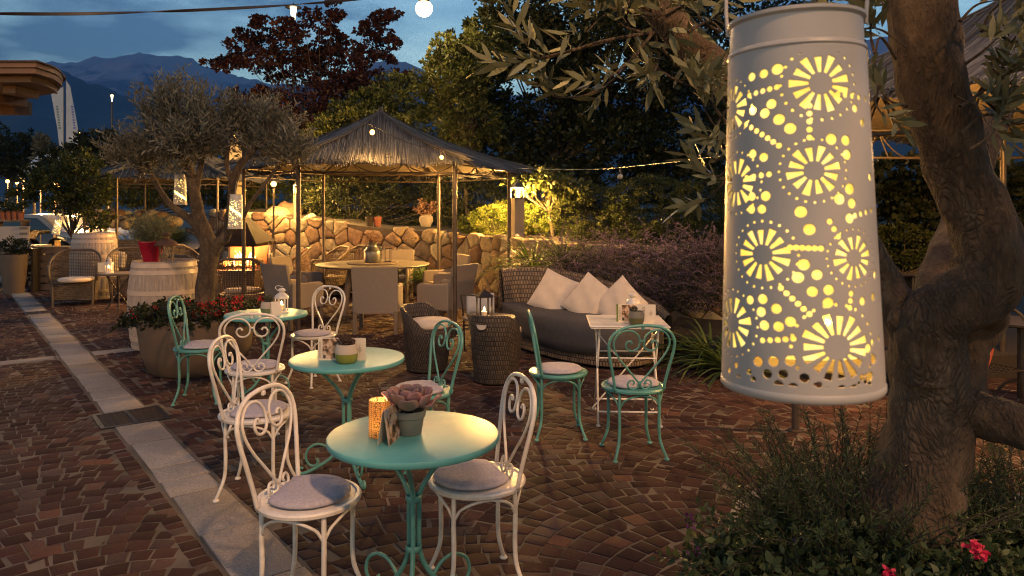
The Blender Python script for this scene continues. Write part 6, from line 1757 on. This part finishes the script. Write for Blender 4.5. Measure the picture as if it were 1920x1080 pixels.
# hedge / ivy behind the right side
E = [ell_px(1700, 400, 8.6, 110, 110, 50), ell_px(1600, 420, 9, 110, 110, 50), ell_px(1830, 400, 8.8, 120, 110, 50), ell_px(1930, 430, 8.8, 90, 120, 50), ell_px(1500, 420, 9.8, 90, 110, 50)]
shrub('ivy_hedge', 'dark leafy hedge below the right gazebo, behind the olive trunk', 'hedge', E, 800, 20, .075, dark_leaf, clump_r=.16, wratio=.8, inner=.7)
E = [ell_px(1690, 460, 8.3, 70, 40, 25), ell_px(1600, 470, 8.4, 60, 45, 25), ell_px(1850, 480, 8.3, 60, 40, 25)]
shrub('boxwood_hedge', 'small-leaved lit hedge patch low beside the bent olive trunk', 'hedge', E, 420, 26, .034, mid_leaf, clump_r=.18, wratio=.6, inner=.7)
E = [ell_px(1700, 165, 30, 60, 60, 40), ell_px(1830, 120, 34, 60, 45, 40), ell_px(1640, 180, 30, 60, 45, 40)]
shrub('broadleaf_tree', 'distant dark trees behind the right thatched roof', 'tree', E, 300, 20, .2, dark_leaf, trunk=tuple(W(1700, 380, 30)))
# bottom of hedge line: low wall of planting bed on the right
# left side: trees and shrubs behind the terrace
E = [ell_px(150, 300, 23, 80, 40, 40), ell_px(190, 270, 24, 50, 30, 35), ell_px(230, 300, 22, 50, 40, 40), ell_px(100, 330, 22, 60, 30, 30)]
shrub('round_shrub', 'dark green bushy tree left of the middle olive, under the flags', 'tree', E, 520, 26, .10, dark_leaf, trunk=tuple(W(180, 400, 23)), clump_r=.2)
E = [ell_px(250, 360, 20, 60, 30, 40), ell_px(330, 350, 21, 70, 40, 40), ell_px(440, 350, 20, 60, 50, 40), ell_px(500, 370, 18.5, 50, 40, 40), ell_px(420, 290, 21, 60, 50, 40), ell_px(220, 340, 21, 40, 30, 30)]
shrub('garden_shrubs', 'sunken green shrubbery behind the steps and the far left gazebo', 'shrub', E, 850, 24, .08, mid_leaf, clump_r=.17)
E = [ell_px(20, 290, 45, 70, 40, 60), ell_px(-40, 280, 45, 60, 60, 60), ell_px(60, 310, 45, 40, 25, 50), ell_px(55, 270, 46, 10, 24, 10), ell_px(100, 315, 45, 40, 22, 40)]
shrub('conifer_trees', 'distant black-green trees low at the far left edge', 'tree', E, 500, 24, .25, dark_leaf, trunk=tuple(W(10, 380, 45)), clump_r=.2, wratio=.3)
t = shrub('cypress_tree', 'slim pale cypress standing far away left of the flags', 'tree', [ell_px(79, 285, 44, 12, 38, 10)], 90, 24, .2, olive_leaf_far, trunk=tuple(W(79, 370, 44)), clump_r=.35, wratio=.3)
# potted tree at the left with dark leaves
PT = G(135, 493)
E = [ell_px(110, 335, 14.8, 45, 30, 30), ell_px(150, 310, 14.8, 40, 30, 30), ell_px(75, 350, 14.8, 40, 25, 25), ell_px(180, 350, 14.8, 35, 40, 30), ell_px(120, 380, 14.6, 40, 20, 25), ell_px(185, 400, 14.6, 28, 35, 25), ell_px(150, 370, 15, 40, 30, 25), ell_px(40, 370, 14.6, 30, 20, 20)]
t = shrub('citrus_tree', 'dark leafy small tree with a forked trunk left of the far barrel', 'tree', E, 330, 22, .075, mid_leaf, trunk=(W(140, 440, 14.8).x, 14.8, .3), clump_r=.24, bark=bark_olive)
# ================================================================ far left terrace clutter
t = thing('firewood_pile', 'stacked pile of split firewood behind the lone wicker armchair', 'firewood', (W(85, 0, 15.8).x, 15.8, 0))
wl = pm('split_wood', (.16, .10, .06), (.08, .05, .03), 9, .9, bs=.5)
for k in range(56):
    z = .06+.11*(k//9); x = -.62+.155*(k % 9)+U(-.03, .03); x *= (1-.06*(k//9)); b = MB(); a = U(0, 6); r = U(.045, .075)
    b.add([(x+r*math.cos(a+2.1*q), y, z+r*math.sin(a+2.1*q)) for y in (-.2+U(-.05, .02), .2) for q in range(3)], [(2, 1, 0), (3, 4, 5), (0, 1, 4, 3), (1, 2, 5, 4), (2, 0, 3, 5)]); b.obj('log', wl, t)
t = thing('candle_glass', 'small candle glass glowing by the firewood', 'candle', (W(108, 452, 14.9).x, 14.9, .88)); b = MB(); b.lathe([(.05, 0), (.055, .12), (.05, .12), (.045, .005), (0, .005)], 16, caps=False); b.obj('glass', mg, t); flame(t, .03, 1.6, 1.2)
t = thing('wooden_crate', 'low wooden crate under the small candle glass', 'crate', (W(108, 0, 14.9).x, 14.9, 0)); 
for k in range(6): 
    for y_ in (-.2, .2): b = MB(); b.box((0, y_, .08+.145*k), (.7, .03, .12)); b.obj('slat', wl, t)
b = MB(); b.box((0, 0, .866), (.74, .46, .026)); b.obj('lid', wl, t)
t = thing('pedestal_planter', 'tall brown pedestal planter with a small dark shrub at far left', 'planter', (W(26, 0, 14.3).x, 14.3, 0))
b = MB(); b.lathe([(0, 0), (.17, 0), (.22, .5), (.24, .75), (.22, .76), (.2, .7), (0, .7)], 24); b.obj('pot', pot_brown, t, smooth='auto')
crown('foliage', [(np.array((0, 0, .90)), np.array((.28, .25, .16)))], 60, 24, .04, dark_leaf, t, clump_r=.3)
t = thing('serving_cart', 'pale serving table with a tall price board at the far left edge', 'table', (W(15, 0, 15.8).x, 15.8, 0))
pale = pm('pale_board', (.30, .26, .24), (.25, .22, .2), 4, .6)
b = MB(); b.box((0, 0, .84), (1.5, .6, .05)); b.obj('table_top', pale, t)
for sx in (-1, 1): b = MB(); b.box((sx*.68, 0, .41), (.05, .5, .81)); b.obj('leg', pale, t)
t = thing('notice_board', 'leaning pale notice board behind the pedestal planter', 'sign', (W(8, 0, 16.2).x, 16.2, .6), R(4)); b = MB(); b.box((.1, 0, .40), (.85, .03, .50), M=Matrix.Rotation(R(-6), 4, 'X')); b.obj('board', pale, t)
b = MB()
for r_ in range(4): b.box((.42, -.03, .25+.12*r_), (.16, .006, .05), M=Matrix.Rotation(R(-6), 4, 'X'))
b.obj('print', ink, t)
t = thing('number_sign', 'small white table number sign showing 2', 'sign', (W(50, 0, 14.6).x, 14.6, .86), R(0)); b = MB(); b.box((0, 0, .06), (.16, .02, .12)); b.obj('board', white_paint, t)
lettering('digit', '2', .11, ink, t, (0, -.012, .02), (R(90), 0, 0), .001)
t = thing('side_table', 'dark narrow table carrying the number sign', 'side table', (W(50, 0, 14.6).x, 14.6, 0)); b = MB(); b.box((0, 0, .845), (.5, .4, .03)); b.obj('table_top', black_metal, t)
for sx in (-1, 1): b = MB(); b.box((sx*.2, 0, .415), (.04, .3, .83)); b.obj('leg', black_metal, t)
for i in range(4):
    px = 6+i*11; p = W(px, 412, 18.5)
    t = thing('terracotta_pot', ('first', 'second', 'third', 'fourth')[i]+' red terracotta pot from the left edge with white flowers', 'potted plant', p, 0, 'row of terracotta pots at far left'); b = MB(); b.lathe([(0, 0), (.06, 0), (.085, .2), (.09, .21), (.075, .21), (0, .18)], 14); b.obj('pot', terracotta, t, smooth='auto')
    crown('foliage', [(np.array((0, 0, .32)), np.array((.12, .12, .14)))], 16, 16, .05, dark_leaf, t, clump_r=.4); leaves(rng.normal(size=(40, 3))*.08+np.array((0, 0, .36)), unit(rng.normal(size=(40, 3))), .04, .035, lavender_leaf, 'flowers', t)
t = thing('plant_shelf', 'wooden shelf carrying the row of terracotta pots', 'shelf', (W(22, 0, 18.6).x, 18.6, 0)); zz = W(22, 412, 18.5).z; b = MB(); b.box((0, 0, zz-.03), (.75, .3, .05)); b.obj('board', wl, t)
for sx in (-1, 1): b = MB(); b.box((sx*.33, 0, (zz-.055)/2), (.05, .26, zz-.055)); b.obj('leg', wl, t)
t = thing('low_wall', 'low dark dry-stone wall edging the far side of the terrace', 'wall', (W(120, 0, 18.2).x, 18.2, 0), R(6))
wl2 = MB()
for k in range(60):
    wl2.box((-4.5+.15*k+U(-.02, .02), U(-.03, .03), U(.3, .34)), (.14, .3, U(.58, .72)), bev=.04, rnd=random.random())
wl2.obj('stones', attrmat('grey_rubble', [(0, (.06, .05, .045)), (1, (.16, .13, .11))], .9, 14), t, attr=True)
# cars
car_w = pm('car_white', (.26, .235, .215), (.23, .21, .19), 3, .25, coat=.5); car_r = pm('car_silver', (.36, .33, .30), (.3, .28, .26), 3, .25, metal=.5)
gl = pm('car_glass', (.02, .025, .03), (.015, .02, .025), 3, .08)
def car(label, px, Y, rz, m):
    t = thing('parked_car', label, 'car', (W(px, 0, Y).x, Y, 0), rz, 'cars parked beyond the terrace')
    prof = [(-2.15, .25), (-2.2, .55), (-2.05, .85), (-1.5, .95), (-.9, 1.35), (-.3, 1.45), (.5, 1.42), (1.15, 1.02), (1.9, .86), (2.15, .65), (2.2, .3)]
    q, _ = spline([Vector((a, 0, c)) for a, c in prof], [1]*len(prof), 5)
    rows = []
    for y, sc in ((-.86, .80), (-.85, .97), (-.72, 1), (0, 1.015), (.72, 1), (.85, .97), (.86, .80)):
        rows.append([(p.x, y*(1-.16*max(0, (p.z-.95)/.5)), .25+(p.z-.25)*sc) for p in q])
    b = MB(); b.grid(rows); b.poly([(-2.15, -.84), (2.15, -.84), (2.15, .84), (-2.15, .84)], .22, .28); b.obj('body', m, t, smooth=True)
    for sy in (-1, 1):
        b = MB(); b.add([(x, sy*(.855-.10*max(0, (z-.95)/.5)), z) for x, z in ((-1.35, .97), (-.85, 1.30), (-.3, 1.375), (.45, 1.35), (1.0, 1.0))], [(0, 1, 2, 3, 4)]); o = b.obj('side_window', gl, t); mdd = o.modifiers.new('s', 'SOLIDIFY'); mdd.thickness = .02; mdd.offset = 0
        for x in (-1.35, 1.35):
            b = MB(); n = 20; b.lathe([(.2, -.1), (.31, -.1), (.33, -.06), (.33, .06), (.31, .1), (0, .1)], n); o = b.obj('wheel', black_metal, t, M=Matrix.Translation((x, sy*.80, .33)) @ Matrix.Rotation(R(90), 4, 'X'))
        b = MB(); b.sphere((2.1, sy*.62, .66), .10, 10, 6, (.6, 1.2, .7)); b.obj('headlight', globe_m if False else wax, t)
    return t
car('white parked car beyond the far left terrace', 85, 23, R(-12), car_w)
car('silver parked car mostly hidden behind the small potted tree', 150, 24.5, R(-4), car_r)
# far pavilion: pale tent roof with warm underside
t = thing('pavilion', 'pale domed tent pavilion glowing warm from below at far left', 'pavilion', (W(125, 0, 27).x, 27, 0))
tent = pm('tent_canvas', (.55, .52, .52), (.5, .47, .47), 3, .8)
b = MB(); z1 = W(0, 326, 27).z; z2 = W(0, 286, 27).z; 
b.lathe([(1.45, z1-.2), (1.5, z1-.1), (1.3, z1+.15), (.95, z2-.2), (.5, z2+.02), (0, z2+.1)], 24, caps=False); b.obj('roof', tent, t, smooth=True)
for k in range(6):
    a = k*PI/3+.3; b = MB(); b.tube([(1.4*math.cos(a), 1.4*math.sin(a), 0), (1.4*math.cos(a), 1.4*math.sin(a), z1)], .05, 8); b.obj('post', leg_metal, t)
light('pavilion_light', (-.6, -.5, z1-.35), 600, (1, .55, .18), .2, t); light('pavilion_light', (1.0, -.4, z1-.35), 350, (1, .55, .18), .2, t)
b = MB(); b.sphere((-.6, -.5, z1-.05), .09, 10, 8); b.obj('bulb', globe_m, t)
# flags
flag_m = pm('flag_cloth', (.42, .46, .50), (.36, .40, .45), 4, .8, bs=.2)
fg = pm('flag_print', (.12, .22, .22), (.10, .18, .2), 5, .8); fb = pm('flag_print_blue', (.10, .16, .45), (.10, .14, .4), 5, .8)
for (lab, px, pts_, side, im) in (('left tall sail-shaped pale banner flag before the mountain', 119, [(95, 168), (119, 164), (119, 290), (114, 290), (108, 240)], -1, fg), ('right tall sail-shaped pale banner flag, pointed at the top', 125, [(125, 152), (132, 162), (140, 205), (149, 255), (150, 280), (125, 280)], 1, fb)):
    Yf = 38; c = W(px, 0, Yf); t = thing('banner_flag', lab, 'flag', (c.x, Yf, 0), 0, 'pair of banner flags')
    b = MB(); b.tube([(0, 0, 0), (0, 0, W(px, 150 if side > 0 else 162, Yf).z)], .03, 6); b.obj('pole', zinc, t)
    b = MB(); P = [W(x, y, Yf)-Vector((c.x, Yf, 0)) for x, y in pts_]; b.add(P, [tuple(range(len(P)))]); o = b.obj('cloth', flag_m, t); md = o.modifiers.new('s', 'SOLIDIFY'); md.thickness = .03
    b = MB()
    for k in range(9):
        q = W((107 if side < 0 else 135)+k*.6, 200+k*5, Yf-.04)-Vector((c.x, Yf, 0)); b.box(q, (U(.08, .13), .006, .09))
    b.obj('print', im, t)
# wooden kiosk roof at the top left
wood = pm('larch_wood', (.21, .105, .05), (.13, .065, .032), 5, .6, bs=.3, stretch=(.5, 4, 4))
KY = 6.2
c = W(-60, 150, KY); t = thing('kiosk_roof', 'overhanging wooden octagonal kiosk roof edge at the top left', 'kiosk', (c.x, c.y+1.2, 0))
oc = Vector((c.x, c.y+1.2, 0))
def kp(px, py, Y): return W(px, py, Y)-oc
pl = [W(-500, 0, 5.0), W(68, 0, 5.0), W(104, 0, 5.25), W(118, 0, 5.6), W(104, 0, 5.9), W(64, 0, 6.08), W(-500, 0, 6.1)]
pl = [(p.x-oc.x, p.y-oc.y) for p in pl]
zt = W(0, 117, 5.0).z; zb_ = W(0, 137, 5.0).z
plr, _ = spline([Vector((x, y, 0)) for x, y in pl[1:6]], [1]*5, 5); P6 = [pl[0]]+[(p.x, p.y) for p in plr]+[pl[6]]
def off(P, d_):     # pull the outline inwards
    cx_, cy_ = P[0][0], sum(p[1] for p in P)/len(P)
    out = []
    for x, y in P:
        out.append((x-(d_ if x > cx_+.5 else 0), y+(d_ if y < cy_ else -d_)))
    return out
b = MB(); b.poly(P6, (zb_+zt)/2+.003, zt); b.obj('upper_fascia', wood, t)
b = MB(); b.poly(off(P6, .012), zb_, (zb_+zt)/2-.002); b.obj('lower_fascia', wood, t)
b = MB(); b.poly(off(P6, .10), zb_-.045, zb_-.002); b.obj('soffit', wood, t)
ye = pl[6][1]; xe = W(62, 0, 6.1).x-oc.x
b = MB(); b.poly([(-4, ye-.14), (xe-.06, ye-.14), (xe, ye-.05), (xe, ye-.01), (-4, ye-.01)], zb_-.15, zb_-.047); b.obj('lower_beam', wood, t)
for x_, y_ in ((W(40, 0, 5.35).x-oc.x, 5.35-oc.y), (W(-60, 0, 5.35).x-oc.x, 5.35-oc.y), (W(22, 0, 5.8).x-oc.x, 5.8-oc.y)):
    b = MB(); b.box((x_, y_, zb_-.075), (.09, .26, .055)); b.obj('rafter_end', wood, t)
b = MB(); b.poly(off(P6, -.015), zt+.002, zt+.012); b.obj('roofing', rust_metal, t)
for x_ in (-2.6, -3.6):
    b = MB(); b.box((x_, ye-.075, (zb_-.15)/2), (.12, .12, zb_-.154)); b.obj('post', wood, t)
light('assumed_kiosk_light', (-2.2, -.3, 1.75), KIOSK_P, (1, .5, .18), .06, t)  # assumed lamp out of view, warms the underside of the kiosk roof
b = MB(); b.sphere((-2.2, -.3, 1.75), .045, 12, 8); b.obj('bulb', bulb_m, t)  # bulb of the assumed kiosk lamp, outside the frame
# ================================================================ right background furniture
def iron_table(label, loc):
    t = thing('iron_table', label, 'table', loc, .3)
    b = MB(); b.lathe([(0, .71), (.30, .71), (.315, .72), (.315, .735), (0, .74)], 32); b.obj('table_top', black_metal, t, smooth='auto')
    b = MB(); b.tube([(0, 0, .1), (0, 0, .71)], .03, 10); b.obj('column', black_metal, t)
    for k in range(3):
        a = k*2*PI/3; b = MB(); b.tube([(.02*math.cos(a), .02*math.sin(a), .25), (.12*math.cos(a), .12*math.sin(a), .2), (.22*math.cos(a), .22*math.sin(a), .05), (.3*math.cos(a), .3*math.sin(a), .02), (.31*math.cos(a), .31*math.sin(a), .07), (.27*math.cos(a), .27*math.sin(a), .07)], .012, 6, smooth=4); b.obj('leg', black_metal, t)
    return t
iron_table('dark cast-iron bistro table at the right edge behind the olive branch', G(1915, 770))
t = thing('iron_chair', 'dark cast-iron chair seat with scroll legs between trunk and right edge', 'chair', G(1838, 800), R(200))
b = MB()
for i in range(11): b.box((0, -.2+.04*i, .45), (.40, .008, .008)); b.box((-.2+.04*i, 0, .452), (.008, .40, .008))
b.obj('seat', black_metal, t)
for sx in (-1, 1):
    for sy in (-1, 1): b = MB(); b.tube([(sx*.18, sy*.18, .45), (sx*.20, sy*.20, .2), (sx*.25, sy*.25, .01)], .012, 6, smooth=3); b.obj('leg', black_metal, t)
b = MB(); b.tube([(-.19, -.19, .45), (-.22, -.2, .8), (-.23, 0, .9), (-.22, .2, .8), (-.19, .19, .45)], .012, 6, smooth=4)
b.obj('back_frame', black_metal, t)
t = thing('metal_armchair', 'black metal garden armchair with an arched back left of the trunk', 'chair', (W(1690, 0, 6.6).x, 6.6, 0), R(215))
b = MB(); b.tube([(-.25, -.24, .42), (-.30, -.24, .95), (-.31, -.15, 1.02), (-.31, .15, 1.02), (-.30, .24, .95), (-.25, .24, .42)], .014, 8, smooth=3)
for k in range(4): b.tube([(-.26, -.15+.1*k, .44), (-.31, -.15+.1*k, 1.01)], .007, 5)
b.obj('back_frame', black_metal, t)
for sy in (-1, 1):
    b = MB(); b.tube([(-.29, sy*.26, .88), (-.1, sy*.29, .82), (.1, sy*.30, .72), (.25, sy*.30, .62), (.27, sy*.28, .0)], .013, 8, smooth=4); b.tube([(-.29, sy*.26, .78), (.0, sy*.29, .70), (.24, sy*.29, .52)], .009, 6, smooth=4)
    for k in range(7): b.tube([(-.25+.07*k, sy*.285, .86-.04*k), (-.20+.07*k, sy*.285, .74-.035*k)], .006, 4)
    b.obj('armrest', black_metal, t)
    b = MB(); b.tube([(-.25, sy*.24, .42), (-.3, sy*.25, 0)], .014, 6); b.obj('leg', black_metal, t)
b = MB(); b.box((0, 0, .42), (.5, .5, .03), bev=.01); b.obj('seat', black_metal, t)
t = thing('garden_hose', 'orange cord hanging down beside the cast-iron table', 'cord', W(1835, 600, 4.6)); b = MB(); oo = W(1835, 600, 4.6); b.tube([W(x, y, 4.6)-oo for x, y in ((1850, 560), (1862, 640), (1850, 690), (1825, 735))], .008, 6, smooth=5); b.obj('cord', pm('orange_cord', (.5, .08, .02), (.4, .07, .02), 3, .5), t)
# bed edge + soil at the right beneath the hedge
g = MB(); g.poly([(1.75, 8.4), (2.2, 7.4), (3.2, 7.0), (9, 7.6), (9, 12), (3, 12)], -.01, .22); tag(g.obj('planting_bed', soil), kind='structure')
# haze
if HAZE:
    b = MB(); b.box((0, 3370, 733), (14400, 6960, 1534)); o = b.obj('haze', None)
    m, nt, bb = newmat('haze_air'); nt.nodes.remove(bb); v = nt.nodes.new('ShaderNodeVolumePrincipled'); v.inputs['Density'].default_value = HAZE; v.inputs['Color'].default_value = (.13, .40, 1, 1)
    lk(nt, v.outputs[0], nt.nodes['Material Output'].inputs['Volume']); o.data.materials.clear(); o.data.materials.append(m); tag(o, kind='stuff')
